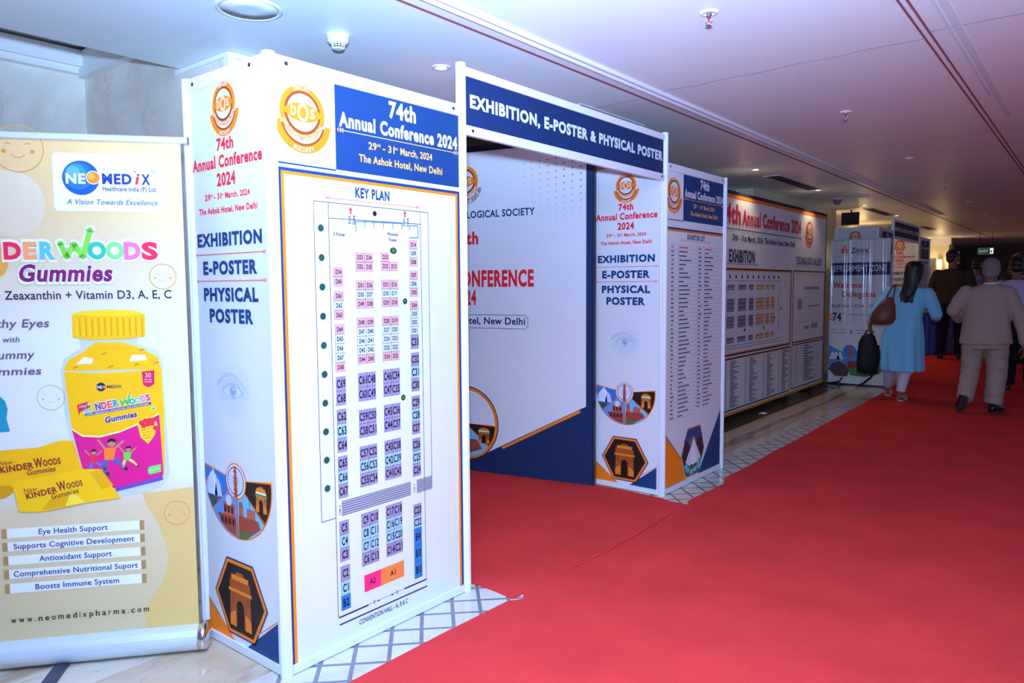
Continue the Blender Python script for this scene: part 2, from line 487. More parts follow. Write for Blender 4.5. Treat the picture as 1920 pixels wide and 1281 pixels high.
# ================================================================== THE ROOM
CEIL = 2.61
def floor_material():
    m = bpy.data.materials.new('polished_marble_floor'); m.use_nodes = True
    nt = m.node_tree; L = nt.links.new; b = nt.nodes['Principled BSDF']
    b.inputs['Roughness'].default_value = 0.14; b.inputs['Specular IOR Level'].default_value = 0.45
    tc = nt.nodes.new('ShaderNodeTexCoord'); sx = nt.nodes.new('ShaderNodeSeparateXYZ'); L(tc.outputs['Object'], sx.inputs[0])
    def M(op, a, c=None, clamp=False):
        n = nt.nodes.new('ShaderNodeMath'); n.operation = op; n.use_clamp = clamp
        for i, q in enumerate((a, c)):
            if q is None: continue
            if isinstance(q, (int, float)): n.inputs[i].default_value = q
            else: L(q, n.inputs[i])
        return n.outputs[0]
    X, Y = sx.outputs[0], sx.outputs[1]
    def stripe(s, off):
        md = M('MODULO', M('ADD', s, 100 * 0.256 - off), 0.256)
        return M('MAXIMUM', M('LESS_THAN', md, 0.0165), M('MULTIPLY', M('GREATER_THAN', md, 0.122), M('LESS_THAN', md, 0.1385)))
    s = M('MULTIPLY', M('ADD', X, Y), 0.70711); t = M('MULTIPLY', M('SUBTRACT', Y, X), 0.70711)
    lines = M('MAXIMUM', stripe(s, -0.188), stripe(t, 2.868))
    band = M('MULTIPLY', M('GREATER_THAN', X, -2.355), M('LESS_THAN', X, -1.75))
    lines = M('MULTIPLY', lines, band)
    # marble body: cream slabs, tan veins running along the hall
    mp = nt.nodes.new('ShaderNodeMapping'); mp.inputs['Scale'].default_value = (1.6, 0.45, 1); mp.inputs['Rotation'].default_value = (0, 0, 0.25); L(tc.outputs['Object'], mp.inputs[0])
    n1 = nt.nodes.new('ShaderNodeTexNoise'); n1.inputs['Scale'].default_value = 2.2; n1.inputs['Detail'].default_value = 8; n1.inputs['Distortion'].default_value = 1.4; L(mp.outputs[0], n1.inputs[0])
    cr = nt.nodes.new('ShaderNodeValToRGB'); e = cr.color_ramp.elements
    e[0].position, e[0].color = 0.3, rgb(168, 142, 116); e[1].position, e[1].color = 0.62, rgb(212, 198, 180)
    q = e.new(0.45); q.color = rgb(208, 192, 170)
    L(n1.outputs['Fac'], cr.inputs[0])
    n2 = nt.nodes.new('ShaderNodeTexNoise'); n2.inputs['Scale'].default_value = 5.0; n2.inputs['Detail'].default_value = 8; n2.inputs['Distortion'].default_value = 2.0; L(mp.outputs[0], n2.inputs[0])
    vein = M('LESS_THAN', M('ABSOLUTE', M('SUBTRACT', n2.outputs['Fac'], 0.5)), 0.006)
    def mix(f, a, c, blend='MIX'):
        n = nt.nodes.new('ShaderNodeMix'); n.data_type = 'RGBA'; n.blend_type = blend
        for sock, q in ((n.inputs['Factor'], f), (n.inputs['A'], a), (n.inputs['B'], c)):
            if isinstance(q, (int, float)): sock.default_value = q
            elif isinstance(q, tuple): sock.default_value = q
            else: L(q, sock)
        return n.outputs['Result']
    c = mix(M('MULTIPLY', vein, 0.45), cr.outputs[0], rgb(120, 90, 66))
    # the darker tan course between the wall and the patterned border
    tan = M('MULTIPLY', M('LESS_THAN', X, -2.44), M('GREATER_THAN', X, -2.80))
    c = mix(M('MULTIPLY', tan, 0.55), c, rgb(178, 140, 104))
    vb = M('LESS_THAN', M('ABSOLUTE', M('SUBTRACT', M('ADD', X, M('MULTIPLY', n1.outputs['Fac'], 0.22)), -2.46)), 0.035)
    c = mix(M('MULTIPLY', M('MULTIPLY', vb, M('GREATER_THAN', Y, 5.6)), 0.7), c, rgb(120, 78, 46))
    board_shade = M('LESS_THAN', X, -2.80)  # shadow and dark reflection below the notice board, painted into the floor colour
    c = mix(M('MULTIPLY', M('MULTIPLY', board_shade, M('GREATER_THAN', Y, 5.6)), 0.95), c, rgb(64, 52, 50))
    # pale ground of the patterned border and its grey lines
    c = mix(M('MULTIPLY', band, 0.7), c, rgb(204, 196, 188))
    c = mix(lines, c, rgb(112, 108, 118))
    # slab joints
    jt = M('LESS_THAN', M('MODULO', M('ADD', Y, 100.3), 1.2), 0.004)
    c = mix(M('MULTIPLY', jt, 0.4), c, rgb(120, 110, 100))
    L(c, b.inputs['Base Color'])
    return m

def wall_marble():
    m = bpy.data.materials.new('wall_marble'); m.use_nodes = True
    nt = m.node_tree; L = nt.links.new; b = nt.nodes['Principled BSDF']
    b.inputs['Roughness'].default_value = 0.35
    tc = nt.nodes.new('ShaderNodeTexCoord')
    n1 = nt.nodes.new('ShaderNodeTexNoise'); n1.inputs['Scale'].default_value = 1.6; n1.inputs['Detail'].default_value = 9; n1.inputs['Distortion'].default_value = 1.2; L(tc.outputs['Object'], n1.inputs[0])
    cr = nt.nodes.new('ShaderNodeValToRGB'); e = cr.color_ramp.elements
    e[0].position, e[0].color = 0.3, rgb(222, 208, 190); e[1].position, e[1].color = 0.6, rgb(244, 238, 226)
    L(n1.outputs['Fac'], cr.inputs[0])
    n2 = nt.nodes.new('ShaderNodeTexNoise'); n2.inputs['Scale'].default_value = 2.6; n2.inputs['Detail'].default_value = 10; n2.inputs['Distortion'].default_value = 1.6; L(tc.outputs['Object'], n2.inputs[0])
    ma = nt.nodes.new('ShaderNodeMath'); ma.operation = 'SUBTRACT'; L(n2.outputs['Fac'], ma.inputs[0]); ma.inputs[1].default_value = 0.5
    mb = nt.nodes.new('ShaderNodeMath'); mb.operation = 'ABSOLUTE'; L(ma.outputs[0], mb.inputs[0])
    mr = nt.nodes.new('ShaderNodeMapRange'); L(mb.outputs[0], mr.inputs[0]); mr.inputs[1].default_value = 0.0; mr.inputs[2].default_value = 0.03; mr.inputs[3].default_value = 1.0; mr.inputs[4].default_value = 0.0
    n3 = nt.nodes.new('ShaderNodeTexNoise'); n3.inputs['Scale'].default_value = 1.9; n3.inputs['Detail'].default_value = 3; L(tc.outputs['Object'], n3.inputs[0])
    m3 = nt.nodes.new('ShaderNodeMapRange'); L(n3.outputs['Fac'], m3.inputs[0]); m3.inputs[1].default_value = 0.50; m3.inputs[2].default_value = 0.72; m3.inputs[3].default_value = 0.0; m3.inputs[4].default_value = 0.55
    mu = nt.nodes.new('ShaderNodeMath'); mu.operation = 'MULTIPLY'; L(mr.outputs[0], mu.inputs[0]); L(m3.outputs[0], mu.inputs[1])
    mx = nt.nodes.new('ShaderNodeMix'); mx.data_type = 'RGBA'; L(mu.outputs[0], mx.inputs['Factor']); L(cr.outputs[0], mx.inputs['A']); mx.inputs['B'].default_value = rgb(150, 120, 96)
    L(mx.outputs['Result'], b.inputs['Base Color'])
    return m

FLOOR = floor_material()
MARB = wall_marble()
CEILM = mat('ceiling_paint', (238, 246, 248), rough=0.42, spec=0.35, bump=0.12, bscale=2.2)
PLASTER = mat('cream_plaster', (214, 204, 178), rough=0.7)
CORN = mat('white_cornice', (244, 244, 242), rough=0.5)
ENDW = mat('brown_wall_panel', (86, 60, 52), rough=0.55, vary=0.1, vscale=3)

RAMP0, RAMP1, RAISE, END = 12.95, 13.5, 0.2, 27.0
def strip(x0, x1, ys, z, m, name, thick=0.03, edge=None, **kw):
    """long floor sheet following the ramp; edge(y) gives the left limit"""
    def zz(y):
        return z + RAISE * min(1, max(0, (y - RAMP0) / (RAMP1 - RAMP0)))
    mb = MB(); vs = []; fs = []
    for y in ys:
        a = edge(y) if edge else x0
        vs += [(a, y, zz(y)), (x1, y, zz(y)), (x1, y, zz(y) - thick), (a, y, zz(y) - thick)]
    n = len(ys)
    for i in range(n - 1):
        for k in range(4):
            fs.append((i * 4 + k, (i + 1) * 4 + k, (i + 1) * 4 + (k + 1) % 4, i * 4 + (k + 1) % 4))
    fs += [(0, 1, 2, 3), ((n - 1) * 4 + 3, (n - 1) * 4 + 2, (n - 1) * 4 + 1, (n - 1) * 4)]
    mb.add(vs, fs, m)
    return mb.build(name, **kw)
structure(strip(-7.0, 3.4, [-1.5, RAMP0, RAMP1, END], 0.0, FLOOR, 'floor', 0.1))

# ceiling: the lower sheet stops short of the marble alcove on the left
mb = MB()
mb.box(-3.95, -1.5, CEIL, 3.4, 2.07, CEIL + 0.34, CEILM)
mb.box(-3.95, 2.07, CEIL, 3.4, END, CEIL + 0.34, CEILM)
mb.box(-7.0, 2.30, CEIL, -3.95, END, CEIL + 0.34, CEILM)
mb.box(-7.0, -1.5, 2.951, -3.951, 2.299, 3.03, CEILM)
structure(mb.build('ceiling'))
mb = MB(); mb.box(-7.0, -1.5, 0, -5.19, 2.08, 2.95, MARB); structure(mb.build('wall_left'))
mb = MB(); mb.box(-5.19, 2.075, 0, -3.48, 2.45, 2.607, MARB); mb.box(-5.19, 2.075, 2.607, -3.951, 2.298, 2.95, MARB); structure(mb.build('wall_column'))
mb = MB()
mb.box(-5.19, -1.5, 2.79, -5.13, 2.075, 2.93, CORN); mb.box(-5.13, -1.5, 2.83, -5.10, 2.045, 2.93, CORN)
mb.box(-5.13, 2.015, 2.765, -3.96, 2.075, 2.815, CORN); mb.box(-5.13, 2.03, 2.815, -3.96, 2.075, 2.93, CORN)
structure(mb.build('trim_1'))
mb = MB()
mb.box(-3.50, 2.06, 2.0, -3.462, 2.10, 2.606, CORN); mb.box(-4.0, 2.062, 2.585, -3.50, 2.075, 2.608, CORN); mb.box(-3.48, 2.10, 2.585, -3.466, 2.45, 2.608, CORN)
structure(mb.build('trim_2'))
# long side wall further down the hall, with shallow piers
mb = MB()
mb.box(-7.0, 5.6, 0, -3.62, 9.0, CEIL, PLASTER)
mb.box(-7.0, 9.0, 0, -3.40, 12.6, CEIL, PLASTER)
mb.box(-7.0, 12.6, 0, -3.90, 16.9, CEIL, mat('white_plaster', (214, 210, 214), rough=0.7)); 
mb.box(-7.0, 16.9, 0, -3.72, END, CEIL, PLASTER)
mb.box(-3.72, 22.0, 0.2, -3.15, 22.6, CEIL, PLASTER)
structure(mb.build('wall_far_left'))
mb = MB(); mb.box(-7.0, END, 0, 3.4, END + 0.2, CEIL, ENDW); structure(mb.build('wall_end'))
mb = MB(); mb.box(-3.72, 17.0, 2.47, -3.64, 21.9, 2.608, CORN); mb.box(-3.64, 17.0, 2.54, -3.58, 21.9, 2.608, CORN); mb.box(-3.72, 21.93, 2.44, -3.10, 21.998, 2.608, CORN); structure(mb.build('trim_3'))
mb = MB(); mb.box(-7.0, 2.45, 0, -6.9, 5.6, CEIL, PLASTER); structure(mb.build('wall_recess'))

# cable trunking and grooves along the ceiling
TRUNK = mat('white_trunking', (236, 236, 244), rough=0.3, spec=0.5)
mb = MB()
for x, w in ((-2.172, 0.034), (-2.226, 0.026)):
    mb.tube([(x, -1.2, CEIL - 0.004), (x, 14.5, CEIL - 0.004)], w / 2, TRUNK, n=10, flat=(0.8, 0.8))
structure(mb.build('trim_4'))
GRV = mat('red_brown_groove', (150, 92, 92), rough=0.8)
mb = MB(); mb.box(-2.330, -1.2, CEIL - 0.003, -2.314, 24.0, CEIL + 0.001, GRV); structure(mb.build('trim_5'))
mb = MB()
for x in (-0.722, -0.690):
    mb.box(x - 0.005, -1.0, CEIL - 0.003, x + 0.005, 24.0, CEIL + 0.001, GRV)
structure(mb.build('trim_6'))
TAPE = mat('pale_blue_tape', (236, 250, 255), rough=0.18, spec=0.7)
mb = MB()
mb.box(-0.615, 0.5, CEIL - 0.0025, -0.600, 5.6, CEIL, TAPE); mb.box(-0.59, 0.5, CEIL - 0.0025, -0.555, 6.4, CEIL, TAPE)
structure(mb.build('trim_7'))
SEAM = mat('ceiling_seam', (196, 188, 206), rough=0.6)
mb = MB()
for y0, y1, x0, x1 in ((4.18, 4.10, -2.16, -0.73), (4.02, 3.92, -0.70, 2.6), (4.30, 4.24, -3.4, -2.33), (7.0, 6.9, -2.16, -0.7), (9.3, 9.25, -2.16, -0.7), (6.9, 6.85, -0.70, 2.4)):
    n = 12
    P = [(x0 + (x1 - x0) * k / n, y0 + (y1 - y0) * k / n + 0.012 * math.sin(k * 1.9 + y0)) for k in range(n + 1)]
    for (a, b), (c, d) in zip(P, P[1:]):
        mb.add([(a, b, CEIL - 0.0015), (c, d, CEIL - 0.0015), (c, d + 0.012, CEIL - 0.0015), (a, b + 0.012, CEIL - 0.0015)], [(3, 2, 1, 0)], SEAM)
structure(mb.build('trim_8'))

# ------------------------------------------------------------------ carpets
CARPET = mat('red_carpet_pile', (212, 56, 54), rough=0.95, spec=0.1, bump=0.5, bscale=260, vary=0.10, vscale=2.5)
def main_edge(y):
    pts = [(-1.5, -2.02), (1.4, -2.05), (2.1, -2.06), (2.5, -2.035), (2.56, -2.0), (2.62, -2.04), (3.2, -2.04), (4.30, -2.04), (4.37, -2.04), (4.42, -2.075), (5.0, -2.06), (5.12, -2.12), (5.3, -2.115), (6.9, -2.135), (8.0, -2.16), (10.46, -2.19), (13.0, -2.30), (27, -2.45)]
    for (a, p), (b, q) in zip(pts, pts[1:]):
        if a <= y <= b:
            return p + (q - p) * (y - a) / (b - a)
    return pts[-1][1]
ys = sorted(set([2.62, 4.37, 4.42] + [-1.5 + 0.11 * k for k in range(77)] + [7.2 + 0.5 * k for k in range(12)] + [2.5, 2.53, 2.56, 2.6, RAMP0, RAMP1, END - 0.01]))
strip(0, 3.0, ys, 0.009, CARPET, 'red_carpet', 0.008, edge=lambda y: main_edge(y) + (0.0 if 2.5 < y < 4.45 else 0.006) * math.sin(y * 5.3) * math.sin(y * 1.7 + 1),
      label='long red carpet runner filling the corridor floor to the far end', category='carpet')
mb = MB()
N = 40
top = []; bot = []
for k in range(N + 1):
    x = -4.75 + (4.75 - 2.0405) * k / N
    near = 2.565 + 0.008 * math.sin(x * 6) - (0.03 * max(0, (x + 2.2) / 0.17) if x > -2.2 else 0)
    far = 4.40 + 0.010 * math.sin(x * 7 + 1) - (0.03 if x > -2.2 else 0)
    top.append((x, near)); bot.append((x, far))
vs = []; fs = []
for (x, a), (_, b) in zip(top, bot):
    bmp = 0.0
    vs += [(x, a, 0.006), (x, (a * 2 + b) / 3, 0.006 + bmp), (x, (a + b * 2) / 3, 0.006), (x, b, 0.006), (x, b, 0.001), (x, a, 0.001)]
for k in range(N):
    for j in range(6):
        fs.append((k * 6 + j, k * 6 + (j + 1) % 6, (k + 1) * 6 + (j + 1) % 6, (k + 1) * 6 + j))
mb.add(vs, [f[::-1] for f in fs] + [tuple(range(6)), tuple(range(N * 6, N * 6 + 6))[::-1]], CARPET)
br = mb.build('entrance_carpet', label='short red carpet leading from the runner through the gate to the backdrop', category='carpet')
# the fold where it meets the runner, a raised crease of carpet
mb = MB()
pts = [(-2.035 + 0.05 * k / 9 * (9 - k) / 6, 2.75 + 1.35 * k / 9 + 0.016 * math.sin(k * 2.1), 0.0115) for k in range(10)]
mb.tube(pts, [0.002, 0.006, 0.005, 0.008, 0.011, 0.007, 0.012, 0.009, 0.006, 0.002], CARPET, n=8)
mb.build('carpet_fold', parent=br)

# ================================================================== ENTRANCE GATE
HP = 2.232
def post(x, y, z0, z1, parent, name='post'):
    mb = MB(); P = []
    for k in range(48):
        a = 2 * math.pi * k / 48
        slot = (k % 6) in (2, 3)
        r = 0.0225 * (0.80 if slot else 1.0)
        P.append((x + r * math.cos(a), y + r * math.sin(a)))
    mb.prism(P, z0, z1, ALU)
    mb.prism([(x + 0.0235 * math.cos(k * math.pi / 8), y + 0.0235 * math.sin(k * math.pi / 8)) for k in range(16)], z1, z1 + 0.004, ALU)
    return mb.build(name, parent)
def rail(p0, p1, z0, z1, parent, name='rail', t=0.012):
    (x0, y0), (x1, y1) = p0, p1
    d = Vector((x1 - x0, y1 - y0, 0)).normalized(); nn = Vector((d.y, -d.x, 0))
    mb = MB(); c = [Vector((x0, y0, 0)) + nn * t, Vector((x1, y1, 0)) + nn * t, Vector((x1, y1, 0)) - nn * t, Vector((x0, y0, 0)) - nn * t]
    mb.prism([(q.x, q.y) for q in c], z0, z1, ALU)
    return mb.build(name, parent, bevel=0.002)
def board(p0, p1, z0, z1, parent, m=None, name='panel', t=0.003):
    return rail_m(p0, p1, z0, z1, parent, m or WHITE, name, t)
def rail_m(p0, p1, z0, z1, parent, m, name, t):
    (x0, y0), (x1, y1) = p0, p1
    d = Vector((x1 - x0, y1 - y0, 0)).normalized(); nn = Vector((d.y, -d.x, 0))
    mb = MB(); c = [Vector((x0, y0, 0)) + nn * t, Vector((x1, y1, 0)) + nn * t, Vector((x1, y1, 0)) - nn * t, Vector((x0, y0, 0)) - nn * t]
    mb.prism([(q.x, q.y) for q in c], z0, z1, m)
    return mb.build(name, parent)
def screw(p, n, parent):
    """dark lock screw let into a rail"""
    mb = MB(); p = Vector(p); n = Vector(n)
    mb.tube([p - n * 0.004, p + n * 0.0015], 0.0075, DARK, n=14)
    mb.tube([p + n * 0.0015, p + n * 0.0022], 0.0035, mat('screw_socket', (70, 74, 84), rough=0.4, metal=0.6), n=6)
    return mb.build('lock_screw', parent)

XP, Y2, Y3, Y4, Y5 = -2.278, 1.508, 2.485, 4.452, 5.4315
XL, XR = -2.829, -2.845

def header_art(A):
    """conference heading used on both front panels"""
    A.to('header_band')
    A.rect(0.275, 1.868, 0.955, 2.183, NAVY, 0)
    A.rect(0.0, 1.862, 0.275, 1.868, NAVY, 0)
    A.to('header_lettering')
    Y = ink(240, 180, 90)
    A.text('74th', 0.543, 2.109, 0.150, 0.060, WHITE, l=2, bold=0.042)
    A.text('Annual Conference 2024', 0.292, 2.034, 0.652, 0.050, WHITE, l=2, bold=0.042)
    A.to('divider_arrow'); arrows(A, 0.284, 0.950, 2.018, Y, w=0.003, hs=0.013, l=2, heads=3)
    A.to('date_lettering'); A.text('29', 0.434, 1.966, 0.042, 0.027, Y, l=2, bold=0.026); A.text('th', 0.479, 1.981, 0.017, 0.013, Y, l=2, bold=0.01)
    A.text('- 31', 0.508, 1.966, 0.062, 0.027, Y, l=2, bold=0.026); A.text('st', 0.572, 1.981, 0.017, 0.013, Y, l=2, bold=0.01)
    A.text('March, 2024', 0.602, 1.966, 0.184, 0.027, Y, l=2, bold=0.026)
    A.text('The Ashok Hotel, New Delhi', 0.385, 1.912, 0.462, 0.028, Y, l=2, bold=0.026)
    emblem(A, (0.131, 2.052), 0.096)

def side_art(A, uc):
    """artwork of the two narrow side panels; uc = middle"""
    emblem(A, (uc, 2.105), 0.078)
    A.to('heading_lettering')
    A.ctext('74th', uc, 1.941, 0.115, 0.041, RED, bold=0.040)
    A.ctext('Annual Conference', uc, 1.878, 0.478, 0.042, RED, bold=0.040)
    A.ctext('2024', uc, 1.810, 0.128, 0.044, RED, bold=0.040)
    u = uc - 0.155; A.to('date_lettering')
    A.text('29', u, 1.761, 0.040, 0.021, RED, bold=0.035); A.text('th', u + 0.042, 1.772, 0.016, 0.010, RED, bold=0.03)
    A.text('- 31', u + 0.066, 1.761, 0.052, 0.021, RED, bold=0.035); A.text('st', u + 0.120, 1.772, 0.014, 0.010, RED, bold=0.03)
    A.text('March, 2024', u + 0.144, 1.761, 0.166, 0.021, RED, bold=0.035)
    A.ctext('The Ashok Hotel, New Delhi', uc, 1.709, 0.402, 0.022, RED, bold=0.036)
    A.to('topic_lettering')
    A.ctext('EXHIBITION', uc, 1.587, 0.446, 0.045, NAVY, bold=0.05)
    A.to('topic_lettering'); A.ctext('E-POSTER', uc, 1.479, 0.374, 0.046, NAVY, bold=0.05)
    A.to('topic_lettering'); A.ctext('PHYSICAL', uc, 1.377, 0.378, 0.046, NAVY, bold=0.05)
    A.ctext('POSTER', uc, 1.295, 0.304, 0.047, NAVY, bold=0.05)
    for v in (1.554, 1.452):
        A.to('divider_arrow'); arrows(A, uc - 0.243, uc + 0.243, v, RED, w=0.0028, hs=0.011, heads=2)
    eyepic(A, (uc, 1.030), 0.118)
    fanpic(A, (uc, 0.685), 0.236)
    A.to('corner_triangle')
    A.poly([(uc - 0.256, 0.182), (uc - 0.256, 0.03), (uc - 0.04, 0.03)], ORANGE, 0)
    A.line(uc - 0.256, 0.182, uc - 0.16, 0.11, 0.003, NAVY, 1)
    A.to('corner_triangle'); A.poly([(uc + 0.247, 0.190), (uc + 0.247, 0.03), (uc + 0.03, 0.03)], NAVY, 0)
    A.line(uc + 0.10, 0.098, uc + 0.247, 0.196, 0.004, ORANGE, 1)
    hexpic(A, (uc, 0.214), 0.374, 0.310)

def key_plan_art(A):
    A.to('poster_border')
    A.rect(0.022, 0.036, 0.957, 1.850, NAVY, 0)
    A.rect(0.033, 0.036, 0.942, 1.838, ORANGE, 1)
    A.rect(0.045, 0.036, 0.928, 1.826, WHITE, 2)
    A.to('key_plan_heading')
    A.text('KEY PLAN', 0.362, 1.773, 0.176, 0.036, NAVY, l=3, bold=0.042)
    arrows(A, 0.215, 0.708, 1.759, RED, w=0.0022, hs=0.011, l=3, heads=3)
    A.to('floor_plan')
    K = ink(24, 26, 44); k = 0.0026
    GRID = ink(64, 58, 80)
    A.path([(0.167, 0.537), (0.167, 1.742), (0.755, 1.742), (0.755, 0.54)], k, K, 3)
    A.path([(0.233, 1.742), (0.233, 0.140)], k, K, 3); A.path([(0.709, 1.742), (0.711, 0.140)], k, K, 3)
    A.line(0.233, 1.684, 0.709, 1.690, k, K, 3); A.line(0.167, 0.537, 0.233, 0.537, k, K, 3)
    for v in (1.60, 1.50, 1.42, 1.33, 1.24, 1.15, 1.06, 0.96, 0.87, 0.78, 0.69, 0.60, 0.50, 0.40, 0.28, 0.20):
        A.disc((0.233, v), 0.0022, K, 4, n=8); A.disc((0.7095, v), 0.0022, K, 4, n=8)
    # trees along the left aisle
    G1 = ink(20, 66, 56)
    for i in range(10):
        c = (0.197, 1.645 - 0.1093 * i)
        A.poly([(c[0] + (0.0165 if j % 2 else 0.0112) * math.cos(j * math.pi / 13), c[1] + (0.0165 if j % 2 else 0.0112) * math.sin(j * math.pi / 13)) for j in range(26)], G1, 3)
        A.disc(c, 0.006, ink(30, 90, 74), 4, n=10)
    for u, v, r in ((0.5535, 1.573, 0.0185), (0.6135, 1.365, 0.0125), (0.594, 0.962, 0.0125)):
        A.disc((u, v), r, ink(34, 62, 30), 3, n=18, ry=min(r, 0.0135)); A.disc((u, v + 0.001), r * 0.5, ink(82, 118, 54), 4, n=12)
    PK, BL = ink(222, 176, 220), ink(92, 132, 224)
    A.path([(0.312, 1.648), (0.312, 1.677), (0.2415, 1.677), (0.2385, 1.512)], 0.005, PK, 3)
    A.path([(0.361, 1.640), (0.361, 1.680), (0.602, 1.686), (0.602, 1.662)], 0.005, BL, 3)
    for u in (0.405, 0.454, 0.504, 0.553):
        A.line(u, 1.66, u, 1.684, 0.004, BL, 3)
    A.path([(0.646, 1.660), (0.646, 1.680), (0.694, 1.682), (0.694, 1.631), (0.641, 1.630)], 0.005, BL, 3)
    T = ink(18, 20, 32)
    A.text('E-Poster', 0.254, 1.620, 0.056, 0.012, T, l=4, bold=0.03)
    A.text('Physical', 0.523, 1.634, 0.056, 0.012, T, l=4, bold=0.03); A.text('Poster', 0.530, 1.611, 0.043, 0.012, T, l=4, bold=0.03)
    A.disc((0.458, 1.7165), 0.0105, BLACK, 3, n=20)
    A.text('Electrical', 0.478, 1.703, 0.027, 0.006, T, l=4, rot=math.pi / 2); A.text('Pole', 0.488, 1.709, 0.014, 0.006, T, l=4, rot=math.pi / 2)
    for u, dv in ((0.337, 0), (0.620, 0.008)):
        A.rect(u - 0.004, 1.704 + dv, u + 0.004, 1.720 + dv, ink(238, 60, 60), 4)
        A.poly([(u - 0.010, 1.719 + dv), (u + 0.010, 1.719 + dv), (u, 1.734 + dv)], ink(238, 60, 60), 4)
        A.text('Exit', u - 0.0005, 1.669 + dv, 0.031, 0.012, ink(20, 30, 90), l=4, bold=0.03, rot=math.pi / 2); A.text('Gate', u + 0.0205, 1.666 + dv, 0.036, 0.012, ink(20, 30, 90), l=4, bold=0.03, rot=math.pi / 2)
    # booths
    CC = {'p': ink(224, 160, 160), 'w': ink(206, 212, 214), 'l': ink(158, 140, 168), 'c': ink(158, 196, 206), 'b': ink(40, 116, 178)}
    def block(u0, u1, v1, v0, rows):
        n = len(rows); h = (v1 - v0) / n
        for r, row in enumerate(rows):
            cs = row.split(); w = (u1 - u0) / len(cs)
            for c, q in enumerate(cs):
                if q == '-':
                    continue
                kind, lab = q.split(':')
                a, b = u0 + w * c, v1 - h * (r + 1)
                A.rect(a, b, a + w, b + h, GRID, 3); A.rect(a + 0.0009, b + 0.0009, a + w - 0.0009, b + h - 0.0009, CC[kind], 4)
                big = lab[0] in 'CB'
                lw = w * (0.90 if big and len(lab) == 3 else 0.62)
                lh = 0.030 if big else 0.0165
                A.text(lab, a + w / 2 - lw / 2, b + h / 2 - lh / 2, lw, lh, T, l=5, bold=0.032)
    l0, l1, a0, a1, b0, b1, r0, r1 = 0.249, 0.295, 0.3565, 0.4455, 0.486, 0.576, 0.642, 0.6885
    block(l0, l1, 1.502, 1.429, ['p:D54', 'p:D60']); block(l0, l1, 1.411, 1.301, ['p:D61', 'w:D62', 'p:D63'])
    block(l0, l1, 1.283, 1.101, ['p:D64', 'w:D65', 'w:D66', 'w:D67', 'p:D68']); block(l0, l1, 1.083, 0.971, ['l:C69', 'l:C68'])
    block(l0, l1, 0.956, 0.788, ['l:C62', 'c:C63', 'l:C64']); block(l0, l1, 0.773, 0.608, ['l:C65', 'c:C66', 'l:C67'])
    block(l0, l1, 0.517, 0.356, ['l:C5', 'c:C4', 'l:C3']); block(l0, l1, 0.338, 0.160, ['l:C2', 'c:C1', 'b:B2'])
    block(a0, a1, 1.560, 1.487, ['p:D53 p:D34', 'p:D52 p:D35']); block(a0, a1, 1.451, 1.341, ['p:D51 p:D36', 'w:D50 w:D37', 'p:D49 p:D38'])
    block(a0, a1, 1.305, 1.122, ['p:D48 p:D39', 'w:D47 w:D40', 'w:D46 w:D41', 'w:D45 w:D42', 'p:D44 p:D43']); block(a0, a1, 1.087, 0.974, ['l:C61 l:C48', 'l:C60 l:C49'])
    block(a0, a1, 0.940, 0.828, ['l:C59 l:C50', 'l:C58 l:C51']); block(a0, a1, 0.793, 0.629, ['l:C57 l:C52', 'c:C56 c:C53', 'l:C55 l:C54'])
    block(a0, a1, 0.521, 0.305, ['l:C9 l:C10', 'c:C8 c:C11', 'c:C7 c:C12', 'l:C6 l:C13'])
    block(b0, b1, 1.564, 1.491, ['p:D33 -', 'p:D32 p:D15']); block(b0, b1, 1.454, 1.344, ['p:D31 p:D16', 'w:D30 w:D17', 'p:D29 p:D18'])
    block(b0, b1, 1.306, 1.1235, ['p:D28 p:D19', 'w:D27 w:D20', 'w:D26 w:D21', 'w:D25 w:D22', 'p:D24 p:D23']); block(b0, b1, 1.089, 0.977, ['l:C46 l:C34', 'l:C47 l:C35'])
    block(b0, b1, 0.943, 0.831, ['l:C45 l:C36', 'l:C44 l:C37']); block(b0, b1, 0.795, 0.630, ['l:C43 l:C38', 'c:C42 c:C39', 'l:C41 l:C40'])
    block(b0, b1, 0.523, 0.306, ['l:C17 l:C18', 'c:C16 c:C19', 'c:C15 c:C20', 'l:C14 l:C21'])
    block(r0, r1, 1.620, 1.511, ['p:D14', 'w:D09', 'p:D08']); block(r0, r1, 1.493, 1.384, ['p:D07', 'w:D06', 'p:D05'])
    block(r0, r1, 1.365, 1.2225, ['p:D04', 'w:D03', 'w:D02', 'w:D01']); block(r0, r1, 1.2225, 1.162, ['l:C33'])
    block(r0, r1, 1.146, 0.981, ['l:C32', 'c:C31', 'l:C30']); block(r0, r1, 0.961, 0.796, ['l:C29', 'c:C28', 'l:C27']); block(r0, r1, 0.778, 0.613, ['l:C26', 'c:C25', 'l:C24'])
    block(r0, r1, 0.490, 0.384, ['l:C23', 'c:C22']); block(r0, r1, 0.384, 0.162, ['b:B4', 'b:B3', 'b:B1'])
    A.rect(0.365, 0.197, 0.4525, 0.267, ink(244, 44, 108), 4); A.rect(0.4525, 0.197, 0.581, 0.267, ink(238, 122, 58), 4)
    A.ctext('A2', 0.408, 0.222, 0.030, 0.021, T, l=5, bold=0.02); A.ctext('A1', 0.517, 0.222, 0.030, 0.021, T, l=5, bold=0.02)
    # ramp strips
    for u0, u1 in ((0.262, 0.628), (0.663, 0.753)):
        A.rect(u0, 0.539, u1, 0.595, ink(168, 164, 172), 3)
        for j in range(7):
            A.line(u0, 0.5395 + 0.0092 * j, u1, 0.5395 + 0.0092 * j, 0.0020, T, 4)
    for u in (0.2565, 0.652):
        A.text('RAMP', u, 0.545, 0.026, 0.007, T, l=4, rot=math.pi / 2, bold=0.01); A.poly([(u - 0.006, 0.576), (u, 0.576), (u - 0.003, 0.584)], T, 4)
